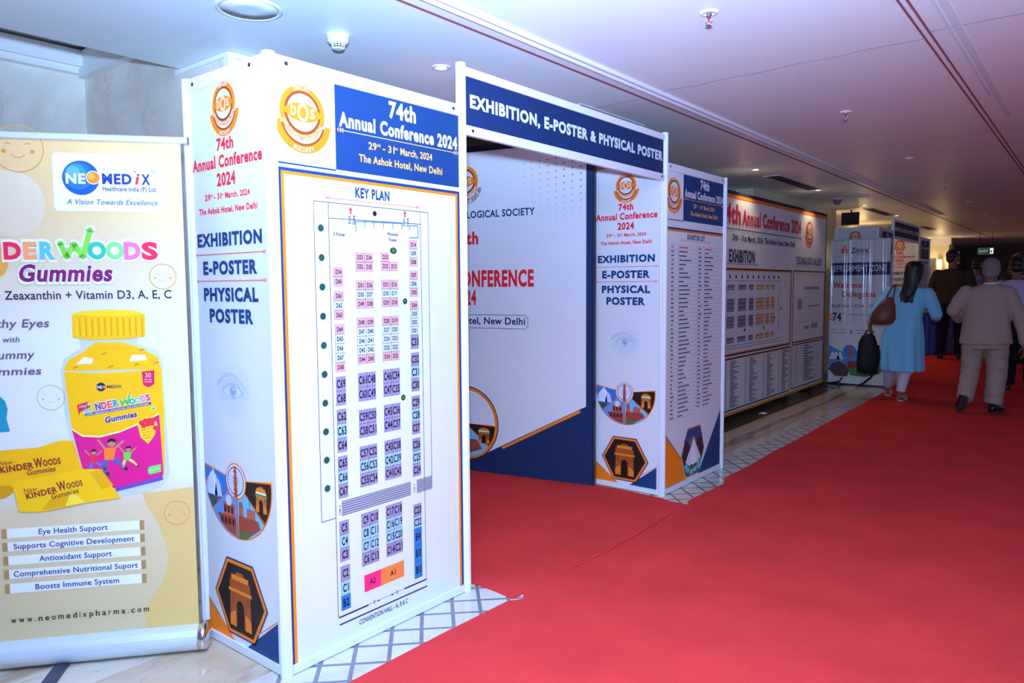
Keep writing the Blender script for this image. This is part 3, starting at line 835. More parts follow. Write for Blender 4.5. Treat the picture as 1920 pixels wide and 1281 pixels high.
    # bottom wall with its doors
    N2 = ink(36, 40, 76)
    A.line(0.236, 0.139, 0.384, 0.139, 0.0065, N2, 4); A.line(0.384, 0.141, 0.581, 0.141, 0.0014, N2, 4); A.line(0.581, 0.141, 0.713, 0.141, 0.0065, N2, 4)
    for u in (0.415, 0.539):
        A.line(u, 0.133, u, 0.149, 0.004, N2, 4)
    for u in (0.437, 0.512):
        A.rect(u - 0.005, 0.136, u + 0.005, 0.142, N2, 4)
    A.line(0.238, 0.109, 0.716, 0.109, 0.006, N2, 4)
    A.text('CONVENTION HALL - A, B & C', 0.335, 0.0735, 0.264, 0.020, T, l=4, bold=0.014)

def exhibitor_art(A):
    A.to('poster_border')
    A.rect(0.024, 0.04, 0.955, 1.815, NAVY, 0); A.rect(0.028, 0.04, 0.951, 1.802, ORANGE, 1); A.rect(0.036, 0.04, 0.943, 1.788, WHITE, 2)
    A.to('list_heading')
    A.text('EXHIBITOR LIST', 0.335, 1.743, 0.290, 0.033, NAVY, l=3, bold=0.042)
    arrows(A, 0.24, 0.714, 1.733, RED, w=0.0025, hs=0.012, l=3)
    A.to('exhibitor_table')
    rnd = random.Random(3)
    g, t = ink(150, 144, 160), ink(52, 50, 70)
    n = 41
    for i in range(n + 1):
        v = 1.700 - (1.700 - 0.500) * i / n
        A.line(0.062, v, 0.896 if i < n - 1 else 0.49, v, 0.0016, g, 3)
        if i == n:
            break
        h = 1.2 / n
        c = RED if i == 0 else t
        for u0, wmin, wmax in ((0.095, .035, .06), (0.215, .08, .22), (0.525, .03, .07), (0.625, .07, .19)):
            if i == n - 1 and u0 > 0.5:
                continue
            w = rnd.uniform(wmin, wmax); u = u0
            while w > 0:
                q = min(w, rnd.uniform(0.012, 0.03))
                A.rect(u, v - h * 0.68, u + q - 0.003, v - h * 0.36, c, 3)
                u += q; w -= q + 0.003
    for u in (0.062, 0.200, 0.490, 0.515, 0.612, 0.896):
        A.line(u, 0.500 if u < 0.5 else 0.529, u, 1.700, 0.0016, g, 4)
    A.to('corner_triangle')
    A.poly([(0.026, 0.415), (0.026, 0.042), (0.352, 0.042), (0.274, 0.205)], ORANGE, 3); A.line(0.026, 0.415, 0.275, 0.205, 0.007, NAVY, 4)
    A.to('corner_triangle'); A.poly([(0.950, 0.470), (0.950, 0.042), (0.56, 0.042)], NAVY, 3)
    A.to('hexagon_picture')
    P = [(0.373, 0.406), (0.584, 0.406), (0.656, 0.225), (0.565, 0.050), (0.351, 0.050), (0.272, 0.219)]
    c = (0.465, 0.227)
    A.poly(P, ORANGE, 5); Q = [(c[0] + (u - c[0]) * .955, c[1] + (v - c[1]) * .955) for u, v in P]
    A.poly(Q, ink(58, 44, 48), 6)
    A.poly([Q[0], Q[1], (0.62, 0.31), (0.31, 0.31)], ink(58, 74, 122), 7)
    A.disc((0.455, 0.300), 0.075, ink(112, 100, 104), 8, n=14, ry=0.035)
    A.poly([Q[4], Q[3], (0.61, 0.15), (0.31, 0.15)], ink(94, 92, 46), 7)
    A.poly([(0.335, 0.165), (0.40, 0.128), (0.46, 0.150), (0.53, 0.128), (0.59, 0.165), (0.47, 0.325)], ink(224, 222, 232), 9)
    A.poly([(0.40, 0.15), (0.465, 0.128), (0.52, 0.15), (0.462, 0.340)], ink(240, 238, 246), 10)
    for u, v in ((0.375, 0.105), (0.435, 0.082), (0.495, 0.092), (0.55, 0.108), (0.35, 0.135), (0.575, 0.14)):
        A.disc((u, v), 0.03, ink(88, 196, 222), 9, n=12, ry=0.02)

def front_tower(dx=0, dy=0, plan=True):
    """left tower: narrow side panel towards the camera, wide key-plan panel along the hall"""
    P = lambda x, y: (x, y)
    t = thing('display_tower', '', 'display stand', (0, 0, 0))
    for x, y in ((XL, Y2), (XP, Y2), (XP, Y3), (XL, Y3)):
        post(x, y, 0.0, HP, t)
    sides = [((XL, Y2), (XP, Y2)), ((XP, Y2), (XP, Y3)), ((XP, Y3), (XL, Y3)), ((XL, Y3), (XL, Y2))]
    panels = []
    for i, (a, b) in enumerate(sides):
        d = Vector((b[0] - a[0], b[1] - a[1], 0)).normalized() * 0.0195
        a2, b2 = (a[0] + d.x, a[1] + d.y), (b[0] - d.x, b[1] - d.y)
        rail(a2, b2, 2.184, 2.232, t); rail(a2, b2, 0.004, 0.036, t)
        panels.append(board(a2, b2, 0.036, 2.184, t, name=('side_panel', 'front_panel', 'inner_panel', 'back_panel')[i]))
    screw((XL + 0.058, Y2 - 0.012, 2.208), (0, -1, 0), t); screw((XL + 0.452, Y2 - 0.012, 2.208), (0, -1, 0), t)
    screw((XP + 0.012, Y2 + 0.062, 2.208), (1, 0, 0), t); screw((XP + 0.012, Y2 + 0.915, 2.208), (1, 0, 0), t)
    A = Art((XL, Y2), (1, 0), base=0.0038); side_art(A, 0.262); A.build(panels[0])
    A = Art((XP, Y2), (0, 1), base=0.0038); header_art(A); key_plan_art(A); A.build(panels[1])
    return t
def rear_tower():
    t = thing('display_tower', '', 'display stand', (0, 0, 0))
    for x, y in ((XR, Y4), (XP, Y4), (XP, Y5), (XR, Y5)):
        post(x, y, 0.0, HP, t)
    sides = [((XR, Y4), (XP, Y4)), ((XP, Y4), (XP, Y5)), ((XP, Y5), (XR, Y5)), ((XR, Y5), (XR, Y4))]
    panels = []
    for i, (a, b) in enumerate(sides):
        d = Vector((b[0] - a[0], b[1] - a[1], 0)).normalized() * 0.0195
        a2, b2 = (a[0] + d.x, a[1] + d.y), (b[0] - d.x, b[1] - d.y)
        rail(a2, b2, 2.184, 2.232, t); rail(a2, b2, 0.004, 0.038, t)
        panels.append(board(a2, b2, 0.038, 2.184, t, name=('side_panel', 'front_panel', 'inner_panel', 'back_panel')[i]))
    screw((XP + 0.012, Y4 + 0.062, 2.210), (1, 0, 0), t); screw((XP + 0.012, Y4 + 0.915, 2.210), (1, 0, 0), t)
    A = Art((XR, Y4), (1, 0), base=0.0038, step=0.0009); side_art(A, 0.281); A.build(panels[0])
    A = Art((XP, Y4), (0, 1), base=0.0038, step=0.0009); header_art(A); exhibitor_art(A); A.build(panels[1])
    return t
def fascia():
    t = thing('gate_fascia', '', 'sign', (0, 0, 0))
    for y in (Y3, Y4):
        post(XP, y, HP + 0.0045, 2.415, t, 'post_extension')
    rail((XP, Y3 + 0.0245), (XP, Y4 - 0.0245), 2.368, 2.406, t); rail((XP, Y3 + 0.0245), (XP, Y4 - 0.0245), 2.108, 2.151, t)
    b = board((XP, Y3 + 0.0245), (XP, Y4 - 0.0245), 2.151, 2.368, t, name='name_board', m=ink(22, 48, 94))
    screw((XP + 0.012, Y3 + 0.066, 2.130), (1, 0, 0), t); screw((XP + 0.012, Y4 - 0.058, 2.130), (1, 0, 0), t)
    A = Art((XP, Y3), (0, 1), base=0.0038); A.to('lettering')
    A.text('EXHIBITION, E-POSTER & PHYSICAL POSTER', 0.056, 2.237, 1.874, 0.053, WHITE, l=1, bold=0.05)
    A.build(b)
    return t
T1, T2, F1 = front_tower(), rear_tower(), fascia()
T1['label'] = 'nearest white panel tower with the KEY PLAN floor map on its wide front'
T2['label'] = 'second white panel tower right of the near gate, with the EXHIBITOR LIST on its front'
F1['label'] = 'navy EXHIBITION, E-POSTER and PHYSICAL POSTER sign beam spanning the near gate'
G2 = Vector((-0.222, 9.80, 0))
for src, lab in ((T1, 'far white panel tower half hidden behind the REFRESHMENT ZONE banner'), (T2, 'far white panel tower just behind the woman in blue'), (F1, 'dark sign beam spanning the far gate beyond the woman in blue')):
    c = copy_tree(src); c.location = G2; c['label'] = lab

# ================================================================== BACKDROP SEEN THROUGH THE GATE
def backdrop():
    d = Vector((0.98074, 0.19530, 0)); KB = 0.987; o = Vector((-2.86 * KB, 4.4175 * KB, 0)); n = Vector((d.y, -d.x, 0))
    t = thing('stage_backdrop', 'large white and navy conference backdrop standing at the end of the entrance carpet', 'backdrop')
    def W(u, w, z): return o + d * u + n * w + Vector((0, 0, z))
    mb = MB()
    A0, A1 = -2.03, 0.045
    c = [W(A0, 0, 0), W(A1, 0, 0), W(A1, -0.035, 0), W(A0, -0.035, 0)]
    mb.prism([(q.x, q.y) for q in c], 0.007, 2.430, ink(24, 44, 84))
    p = mb.build('panel', t)
    mb = MB()
    c = [W(A0, 0.012, 0), W(A1 + 0.004, 0.012, 0), W(A1 + 0.004, -0.042, 0), W(A0, -0.042, 0)]
    mb.prism([(q.x, q.y) for q in c], 2.432, 2.468, mat('navy_frame', (20, 26, 54), rough=0.4)); mb.build('top_bar', t)
    mb = MB()
    c = [W(A1 + 0.001, 0.006, 0), W(A1 + 0.012, 0.006, 0), W(A1 + 0.012, -0.035, 0), W(A1 + 0.001, -0.035, 0)]
    mb.prism([(q.x, q.y) for q in c], 0.007, 2.431, mat('navy_frame', (20, 26, 54))); mb.build('side_frame', t)
    A = Art((o.x, o.y), (d.x, d.y), step=0.0009, base=0.0012); A.map = lambda u, v: (u * KB, CAM_H + (v - CAM_H) * KB)
    A.to('printed_field')
    DN = ink(20, 44, 96)
    A.poly([(-2.0, 2.44), (-0.004, 2.44), (-0.004, 0.56), (-0.86, 0.125), (-1.14, 0.125), (-2.0, 0.56)], WHITE, 0)
    for sg in (1, -1):
        f = lambda u: u if sg == 1 else -2.0 - u
        A.line(f(-0.05), 0.522, f(-0.69), 0.192, 0.020, ORANGE, 1)
    A.to('halftone_dots')
    for i in range(12):
        for j in range(13):
            u = -0.045 - 0.064 * i + (0.0 if j % 2 else 0.0); v = 2.36 - 0.047 * j - 0.006 * i
            r = 0.0072 * (1 - i / 13) * (1 - j / 15) * (1.15 - 0.03 * abs(i - 3))
            if r > 0.0018 and v < 2.42:
                A.disc((u, v), r, ink(88, 92, 120), 1, n=8)
    emblem(A, (-1.0, 2.225), 0.118)
    A.to('lettering')
    A.text('DELHI OPHTHALMOLOGICAL SOCIETY', -1.61, 1.947, 1.205, 0.050, ink(24, 44, 92), l=1, bold=0.026)
    A.to('lettering'); A.ctext('74th', -1.0, 1.751, 0.232, 0.088, RED, bold=0.042)
    A.to('lettering'); A.text('ANNUAL CONFERENCE', -1.60, 1.429, 1.184, 0.113, RED, bold=0.042)
    A.ctext('2024', -1.0, 1.289, 0.186, 0.105, RED, bold=0.042)
    A.to('venue_lettering'); A.text('The Ashok Hotel, New Delhi', -1.46, 1.140, 0.971, 0.050, ink(24, 44, 92), l=1, bold=0.026)
    A.path([(-1.53, 1.108), (-0.485, 1.108), (-0.478, 1.122), (-0.466, 1.126), (-0.466, 1.192), (-0.478, 1.196), (-0.485, 1.210), (-1.53, 1.210)], 0.004, ink(24, 44, 92), 1)
    A.to('picture_roundel')
    A.disc((-1.012, 0.363), 0.292, ink(30, 40, 80), 1, n=48); A.disc((-1.012, 0.363), 0.284, ORANGE, 2, n=48); A.disc((-1.012, 0.363), 0.262, WHITE, 3, n=48)
    c = (-1.012, 0.36); R = 0.262
    def sector(a0, a1, m, l, r=R):
        A.poly([(c[0], c[1])] + [(c[0] + r * math.cos(math.radians(a0 + (a1 - a0) * k / 12)), c[1] + r * math.sin(math.radians(a0 + (a1 - a0) * k / 12))) for k in range(13)], m, l)
    sector(-180, 0, ORANGE, 4); sector(-38, -2, ink(44, 26, 24), 5); sector(-88, -41, ink(110, 190, 228), 5); sector(-139, -92, ink(98, 150, 214), 5); sector(-178, -142, ink(52, 120, 200), 5)
    monument(A, (c[0] + 0.165, c[1] - 0.145), 0.10, 0.125, 6, flag=True)
    A.poly([(c[0] + .01, c[1] - .12), (c[0] + .10, c[1] - .12), (c[0] + .15, c[1] - .19), (c[0] + .01, c[1] - .24)], ink(160, 66, 50), 6)
    A.poly([(c[0] - .01, c[1] - .12), (c[0] - .10, c[1] - .12), (c[0] - .15, c[1] - .19), (c[0] - .01, c[1] - .24)], ink(190, 92, 70), 6)
    A.build(p)
backdrop()

# small sign board peeping over the key-plan panel
t = thing('direction_sign', 'small navy sign with an amber edge peeping over the KEY PLAN tower', 'sign', (0, 0, 0))
mb = MB(); mb.box(-3.62, 2.95, 0.057, -3.00, 2.99, 2.37, ink(26, 34, 74)); mb.build('board', t)
mb = MB(); mb.box(-2.9985, 2.948, 0.057, -2.985, 2.992, 2.372, WHITE); mb.build('white_edge', t)
mb = MB(); mb.box(-2.984, 2.945, 0.057, -2.945, 2.995, 2.372, ORANGE); mb.build('amber_edge', t)
mb = MB(); mb.box(-3.66, 2.86, 0.007, -2.93, 3.08, 0.055, DARK); mb.build('foot', t)

# ================================================================== BIG NOTICE BOARD AT THE WALL
def notice_board():
    X, Y0 = -2.95, 7.0
    t = thing('notice_board', 'long framed conference notice board leaning along the left wall past the second tower', 'notice board')
    mb = MB(); mb.box(X - 0.05, Y0 - 0.35, 0.085, X, Y0 + 3.50, 2.372, WHITE); p = mb.build('panel', t)
    for u in (0.2, 2.2, 3.2):
        mb = MB(); mb.box(X - 0.38, Y0 + u - 0.03, 0.0, X - 0.06, Y0 + u + 0.03, 0.03, DARK); mb.box(X - 0.10, Y0 + u - 0.025, 0.03, X - 0.052, Y0 + u + 0.025, 1.2, DARK); mb.build('support', t)
    A = Art((X, Y0), (0, 1), step=0.0016, base=0.002)
    A.to('border')
    DK = ink(34, 40, 62)
    A.rect(-0.35, 2.336, 3.50, 2.372, DK, 0); A.rect(-0.35, 2.300, 3.46, 2.336, ORANGE, 0); A.rect(3.462, 0.10, 3.50, 2.336, ink(120, 104, 96), 0); A.rect(-0.35, 0.085, 3.50, 0.112, ink(226, 142, 42), 0)
    A.to('heading_lettering')
    A.text('74th', -0.07, 2.054, 0.53, 0.180, ink(206, 40, 66), bold=0.042)
    A.text('Annual Conference 2024', 0.505, 2.054, 1.90, 0.143, ink(206, 40, 66), bold=0.042)
    arrows(A, 0.04, 2.42, 1.993, BLACK, w=0.008, hs=0.035)
    A.to('date_lettering'); A.text('29th - 31st March, 2024, The Ashok Hotel, New Delhi', 0.246, 1.879, 1.95, 0.060, ink(60, 58, 70), bold=0.026)
    A.to('plan_heading'); A.text('EXHIBITION', 0.172, 1.661, 0.70, 0.120, ink(44, 50, 78), bold=0.042)
    arrows(A, 0.09, 0.97, 1.640, RED, w=0.006, hs=0.03)
    A.to('plan_heading'); A.text('TECHNOLOGY GALLERY', 2.252, 1.680, 1.046, 0.084, ink(108, 112, 154), bold=0.042)
    A.line(2.2, 1.645, 3.40, 1.645, 0.005, ink(150, 150, 176), 1)
    emblem(A, (2.74, 2.10), 0.135, part='printed_emblem')
    # hall plan
    A.to('hall_plan')
    K = ink(60, 60, 76)
    A.frame(-0.30, 0.700, 2.09, 1.598, 0.016, DK, 1); A.frame(-0.284, 0.716, 2.074, 1.582, 0.012, ORANGE, 1)
    A.line(-0.25, 1.468, 1.72, 1.468, 0.004, K, 1); A.line(-0.25, 0.80, 1.75, 0.80, 0.004, K, 1); A.line(-0.25, 0.77, 1.80, 0.77, 0.004, K, 1)
    for i in range(10):
        A.disc((0.20 + 0.159 * i, 1.511), 0.020, ink(26, 34, 36), 2, n=12)
    cols = [(0.13, 0.19), (0.42, 0.22), (0.72, 0.13), (0.93, 0.24), (1.22, 0.12), (1.40, 0.10)]
    tone = [(112, 126, 128), (112, 112, 128), (104, 104, 120), (190, 152, 104), (186, 146, 100), (200, 146, 70)]
    rows = [(1.375, 1.428, 1), (1.155, 1.285, 3), (0.985, 1.105, 3), (0.832, 0.890, 1)]
    for v0, v1, k in rows:
        for (u, w), tc in zip(cols, tone):
            A.rect(u, v0, u + w, v1, ink(*tc), 2)
            nn = max(1, int(w / 0.06))
            for a in range(nn):
                for b in range(k):
                    q = ink(min(255, tc[0] + 56), min(255, tc[1] + 56), min(255, tc[2] + 56))
                    A.rect(u + w * (a + .15) / nn, v0 + (v1 - v0) * (b + .2) / k, u + w * (a + .85) / nn, v0 + (v1 - v0) * (b + .5) / k, q, 3)
    A.path([(1.66, 1.40), (1.70, 1.36), (1.62, 1.28), (1.66, 1.20), (1.68, 1.0), (1.62, 0.95), (1.70, 0.90)], 0.008, K, 2)
    for u, v in ((0.60, 0.935), (1.16, 0.935), (1.50, 1.03), (1.72, 1.13)):
        A.rect(u, v, u + 0.03, v + 0.03, BLACK, 2)
    A.to('gallery_plan')
    A.frame(2.15, 0.705, 3.45, 1.600, 0.012, DK, 1); A.frame(2.162, 0.717, 3.438, 1.588, 0.010, ORANGE, 1)
    for (a, b, c, d) in ((2.60, 1.36, 3.2, 1.40), (2.35, 1.12, 2.50, 1.24), (2.75, 1.14, 3.25, 1.16), (2.4, 0.95, 3.3, 0.955), (2.6, 0.86, 2.8, 0.90), (2.9, 0.86, 3.15, 0.92)):
        A.rect(a, b, c, d, ink(150, 146, 172), 2)
    rnd = random.Random(9)
    A.to('exhibitor_list')
    A.frame(-0.30, 0.130, 2.09, 0.680, 0.014, DK, 1); A.line(-0.28, 0.664, 2.08, 0.664, 0.010, ORANGE, 1)
    for u0 in (0.12, 0.65, 1.18, 1.68):
        for i in range(24):
            v = 0.635 - 0.0205 * i
            A.rect(u0, v, u0 + 0.03, v + 0.008, ink(110, 106, 118), 2)
            A.rect(u0 + 0.12, v, u0 + 0.12 + rnd.uniform(0.08, 0.25), v + 0.009, ink(84, 80, 94), 2)
    A.to('gallery_list')
    A.frame(2.15, 0.135, 3.45, 0.690, 0.014, DK, 1)
    for i in range(14):
        v = 0.64 - 0.034 * i
        A.line(2.18, v + 0.02, 3.42, v + 0.02, 0.003, ink(160, 156, 170), 2)
        A.rect(2.30, v, 2.34, v + 0.010, ink(110, 106, 118), 2); A.rect(2.62, v, 2.62 + rnd.uniform(0.15, 0.45), v + 0.013, ink(100, 98, 112), 2)
    A.build(p)
notice_board()

# ================================================================== ROLL-UP BANNER ON THE LEFT
def banner_print():
    m = bpy.data.materials.new('printed_banner_ground'); m.use_nodes = True
    nt = m.node_tree; b = nt.nodes['Principled BSDF']; b.inputs['Roughness'].default_value = 0.5; b.inputs['Specular IOR Level'].default_value = 0.3
    tc = nt.nodes.new('ShaderNodeTexCoord'); sx = nt.nodes.new('ShaderNodeSeparateXYZ'); nt.links.new(tc.outputs['Object'], sx.inputs[0])
    mr = nt.nodes.new('ShaderNodeMapRange'); nt.links.new(sx.outputs[2], mr.inputs[0]); mr.inputs[1].default_value = 0.0; mr.inputs[2].default_value = 2.0
    cr = nt.nodes.new('ShaderNodeValToRGB'); nt.links.new(mr.outputs[0], cr.inputs[0]); e = cr.color_ramp.elements
    e[0].position, e[0].color = 0.0, rgb(206, 184, 140); e[1].position, e[1].color = 1.0, rgb(222, 184, 122)
    for p, c in ((0.20, (210, 188, 146)), (0.30, (216, 196, 158)), (0.37, (226, 226, 228)), (0.62, (226, 228, 232)), (0.72, (220, 206, 174)), (0.85, (220, 190, 136))):
        q = e.new(p); q.color = rgb(*c)
    nt.links.new(cr.outputs[0], b.inputs['Base Color'])
    return m
def rollup():
    d = Vector((0.638, 0.770, 0)).normalized(); o = Vector((-2.75, 1.391, 0)); n = Vector((d.y, -d.x, 0))
    def W(u, w, z): return o + d * u + n * w + Vector((0, 0, z))
    t = thing('rollup_banner', 'cream roll-up banner at the far left with a yellow jar and Gummies lettering', 'banner')
    U0, U1 = -0.816, 0.034
    mb = MB(); c = [W(U0, 0.0, 0), W(U1, 0.0, 0), W(U1, -0.0008, 0), W(U0, -0.0008, 0)]
    mb.prism([(q.x, q.y) for q in c], 0.100, 1.970, banner_print()); p = mb.build('banner_sheet', t)
    mb = MB(); prof = [(-0.010, 0), (-0.012, 0.006), (-0.012, 0.018), (-0.004, 0.024), (0.006, 0.024), (0.012, 0.018), (0.012, 0.004), (0.006, 0.0)]
    vs = [W(u, a, 1.966 + z) for u in (U0 - 0.02, U1 + 0.026) for a, z in prof]; k = len(prof)
    mb.add(vs, [(i, (i + 1) % k, k + (i + 1) % k, k + i) for i in range(k)] + [list(range(k))[::-1], list(range(k, 2 * k))], SILVER2); mb.build('top_bar', t)
    mb = MB()
    c = [W(U1 + 0.0262, -0.0125, 0), W(U1 + 0.0262, 0.0125, 0), W(U1 + 0.029, 0.0125, 0), W(U1 + 0.029, -0.0125, 0)]
    mb.prism([(q.x, q.y) for q in c], 1.965, 1.991, mat('blue_grey_cap', (82, 96, 130))); mb.build('end_plug', t)
    # cassette
    mb = MB(); prof = []
    for a in range(13):
        an = math.radians(-80 + 160 * a / 12)
        prof.append((0.052 * math.cos(an) * 1.0 + 0.0, 0.054 + 0.050 * math.sin(an)))
    prof = [(-0.06, 0.004)] + prof + [(0.004, 0.106), (-0.012, 0.106), (-0.06, 0.090)]
    k = len(prof)
    vs = [W(u, a, z) for u in (U0, U1) for a, z in prof]
    mb.add(vs, [(i, (i + 1) % k, k + (i + 1) % k, k + i) for i in range(k)] + [list(range(k))[::-1], list(range(k, 2 * k))], SILVER2); mb.build('base_cassette', t)
    mb = MB(); vs = []; R = []
    for i, (du, sc) in enumerate(((0.001, 1.06), (0.02, 1.10), (0.030, 1.02), (0.034, 0.85))):
        R.append([W(U1 + du, a * sc, 0.054 + (z - 0.054) * sc if z > 0.02 else z * (1 if sc > 1 else 1.0) + (1 - min(sc, 1)) * 0.04) for a, z in prof])
    mb.add([v for r in R for v in r], [(i * k + j, i * k + (j + 1) % k, (i + 1) * k + (j + 1) % k, (i + 1) * k + j) for i in range(3) for j in range(k)] + [list(range(k))[::-1], list(range(3 * k, 4 * k))], CHROME, True); mb.build('end_cap', t)
    mb = MB(); c0 = W(-0.45, 0.02, 0); dd = (W(-0.44, 0.42, 0) - W(-0.45, 0.02, 0)).normalized(); s = Vector((dd.y, -dd.x, 0)) * 0.024
    q = [c0 + s, c0 + dd * 0.30 + s, c0 + dd * 0.30 - s, c0 - s]
    mb.prism([(v.x, v.y) for v in q], 0.001, 0.012, mat('dark_grey_foot', (66, 68, 84), rough=0.45, metal=0.3)); mb.build('swing_foot', t, bevel=0.002)
    mb = MB(); c = [W(-0.40, -0.02, 0), W(-0.38, -0.02, 0), W(-0.38, -0.035, 0), W(-0.40, -0.035, 0)]
    mb.prism([(v.x, v.y) for v in c], 0.09, 1.966, SILVER2); mb.build('support_pole', t)

    A = Art((o.x, o.y), (d.x, d.y), step=0.0005, base=0.0006)
    CR = ink(228, 202, 134); WH = ink(240, 243, 247); OL = ink(222, 188, 110)
    def smiley(c, r, col, w=0.003):
        A.to('smiley_outline')
        A.ring(c, r - w, r, col, 2, n=36)
        for sg in (-1, 1):
            A.ring((c[0] + sg * r * .38, c[1] + r * .12), r * .10, r * .13, col, 2, 20, 160, n=8)
            A.disc((c[0] + sg * r * .55, c[1] - r * .12), r * .09, col, 2, n=10)
        A.ring((c[0], c[1] - r * .06), r * .30, r * .33, col, 2, 215, 325, n=10)
    smiley((-0.515, 1.932), 0.085, ink(214, 142, 50)); smiley((-0.046, 1.470), 0.0485, ink(218, 156, 66)); smiley((-0.450, 1.023), 0.048, ink(214, 178, 118)); smiley((-0.030, 0.556), 0.048, ink(232, 140, 56))
    A.to('ground_shape')
    # pale bubble and darker waves of the printed ground
    A.disc((-0.555, 1.735), 0.12, ink(218, 200, 166), 1, n=40); A.to('ground_shape'); A.disc((-0.64, 1.53), 0.075, ink(222, 160, 70), 1, n=32)
    wv = [(U1 - 0.0005, 0.655), (-0.150, 0.640), (-0.140, 0.600), (-0.10, 0.52), (-0.075, 0.44), (-0.068, 0.37), (-0.09, 0.29), (-0.14, 0.22), (-0.163, 0.165), (-0.155, 0.11), (U1 - 0.0005, 0.101)]
    A.to('ground_wave'); A.poly(wv, ink(216, 178, 108), 1)
    A.to('logo_card')
    def rrect(u0, v0, u1, v1, r, m, l):
        P = []
        for cx, cy_, a in ((u1 - r, v1 - r, 0), (u0 + r, v1 - r, 90), (u0 + r, v0 + r, 180), (u1 - r, v0 + r, 270)):
            P += [(cx + r * math.cos(math.radians(a + 15 * k)), cy_ + r * math.sin(math.radians(a + 15 * k))) for k in range(7)]
        A.poly(P, m, l)
    rrect(-0.405, 1.711, -0.021, 1.922, 0.016, ink(240, 244, 250), 2)
    c = (-0.312, 1.832)
    for k, cc in enumerate(((24, 84, 186), (40, 110, 210), (64, 140, 226), (96, 168, 238))):
        A.disc((c[0] - 0.008 * k, c[1] + 0.007 * k), 0.0625 - 0.0135 * k, ink(*cc), 3 + k, n=40)
    A.disc((-0.2695, 1.8335), 0.025, WHITE, 7, n=30); A.disc((-0.2695, 1.8335), 0.0215, ink(232, 124, 40), 8, n=30); A.disc((-0.275, 1.838), 0.012, ink(246, 160, 60), 9, n=20)
    A.text('NE', -0.362, 1.812, 0.066, 0.034, WHITE, l=8, bold=0.042)
    B2 = ink(28, 54, 156)
    A.text('MED', -0.2405, 1.813, 0.101, 0.035, B2, l=4, bold=0.042); A.text('i', -0.129, 1.813, 0.011, 0.040, ink(230, 40, 70), l=4, bold=0.03, slant=0.2); A.text('X', -0.106, 1.813, 0.030, 0.035, B2, l=4, bold=0.042)
    A.disc((-0.128, 1.858), 0.0042, ink(70, 200, 190), 4, n=10)
    A.ring((-0.0650, 1.8605), 0.0078, 0.0090, B2, 4, n=20); A.text('R', -0.0685, 1.857, 0.0068, 0.0085, B2, l=4)
    A.text('Marketed by:', -0.238, 1.863, 0.047, 0.006, B2, l=4)
    A.text('Healthcare India (P) Ltd.', -0.240, 1.786, 0.186, 0.0165, ink(40, 52, 110), l=4, bold=0.02)
    A.text('A Vision Towards Excellence', -0.364, 1.736, 0.310, 0.0185, ink(60, 100, 170), l=4, bold=0.015, slant=0.25)
    A.to('product_lettering')
    # big toy-coloured product name: halo first, then letters
    let = [('K', -0.792, 0.062, (40, 160, 220), 0.058), ('I', -0.722, 0.018, (120, 200, 60), 0.058), ('N', -0.696, 0.068, (90, 60, 170), 0.058), ('D', -0.580, 0.058, (232, 34, 72), 0.056), ('E', -0.516, 0.046, (240, 156, 92), 0.057), ('R', -0.462, 0.053, (92, 186, 240), 0.058)]
    for ch, u, w, cc, h in let + [('D', -0.177, 0.057, (238, 110, 206), 0.058), ('S', -0.116, 0.057, (230, 36, 74), 0.058)]:
        A.text(ch, u - 0.006, 1.531, w + 0.012, h + 0.012, WH, l=3, bold=0.075)
        A.text(ch, u, 1.537, w, h, ink(*cc), l=5, bold=0.05)
    A.path([(-0.392, 1.593), (-0.372, 1.543), (-0.345, 1.590), (-0.318, 1.543), (-0.289, 1.643)], 0.034, WH, 3)
    for q in ((-0.392, 1.593), (-0.372, 1.543), (-0.345, 1.590), (-0.318, 1.543), (-0.289, 1.643)):
        A.disc(q, 0.017, WH, 3, n=16); A.disc(q, 0.0095, ink(122, 204, 60), 6, n=16)
    A.path([(-0.392, 1.593), (-0.372, 1.543), (-0.345, 1.590), (-0.318, 1.543), (-0.289, 1.643)], 0.019, ink(122, 204, 60), 6)
    for u, cc in ((-0.269, (46, 178, 144)), (-0.208, (128, 206, 118))):
        A.disc((u, 1.567), 0.037, WH, 3, n=30, ry=0.040); A.ring((u, 1.567), 0.0155, 0.0305, ink(*cc), 7, n=30, sy_=1.07)
    A.to('product_lettering'); A.text('Gummies', -0.5435, 1.4485, 0.326, 0.064, WH, l=7, bold=0.07, slant=0.15); A.text('Gummies', -0.537, 1.455, 0.314, 0.058, ink(126, 24, 96), l=8, bold=0.035, slant=0.15)
    A.to('claims_lettering')
    GR = ink(52, 46, 48); PL = ink(112, 84, 96); BL = ink(52, 62, 112)
    A.text('Lutein + Zeaxanthin + Vitamin D3, A, E, C', -0.735, 1.388, 0.717, 0.0305, GR, l=3, bold=0.012)
    A.to('slogan_lettering'); A.text('Healthy Eyes', -0.715, 1.286, 0.270, 0.029, PL, l=3, bold=0.02, slant=0.18); A.to('slogan_lettering'); A.text('with', -0.602, 1.232, 0.057, 0.0195, PL, l=3, bold=0.02, slant=0.18)
    A.to('slogan_lettering'); A.text('Yummy', -0.652, 1.171, 0.152, 0.028, PL, l=3, bold=0.02, slant=0.18); A.to('slogan_lettering'); A.text('Gummies', -0.690, 1.111, 0.211, 0.027, PL, l=3, bold=0.02, slant=0.18)
    tops = [(0.536, 0.4995), (0.4835, 0.4500), (0.4315, 0.3970), (0.3790, 0.3440), (0.3255, 0.2885)]
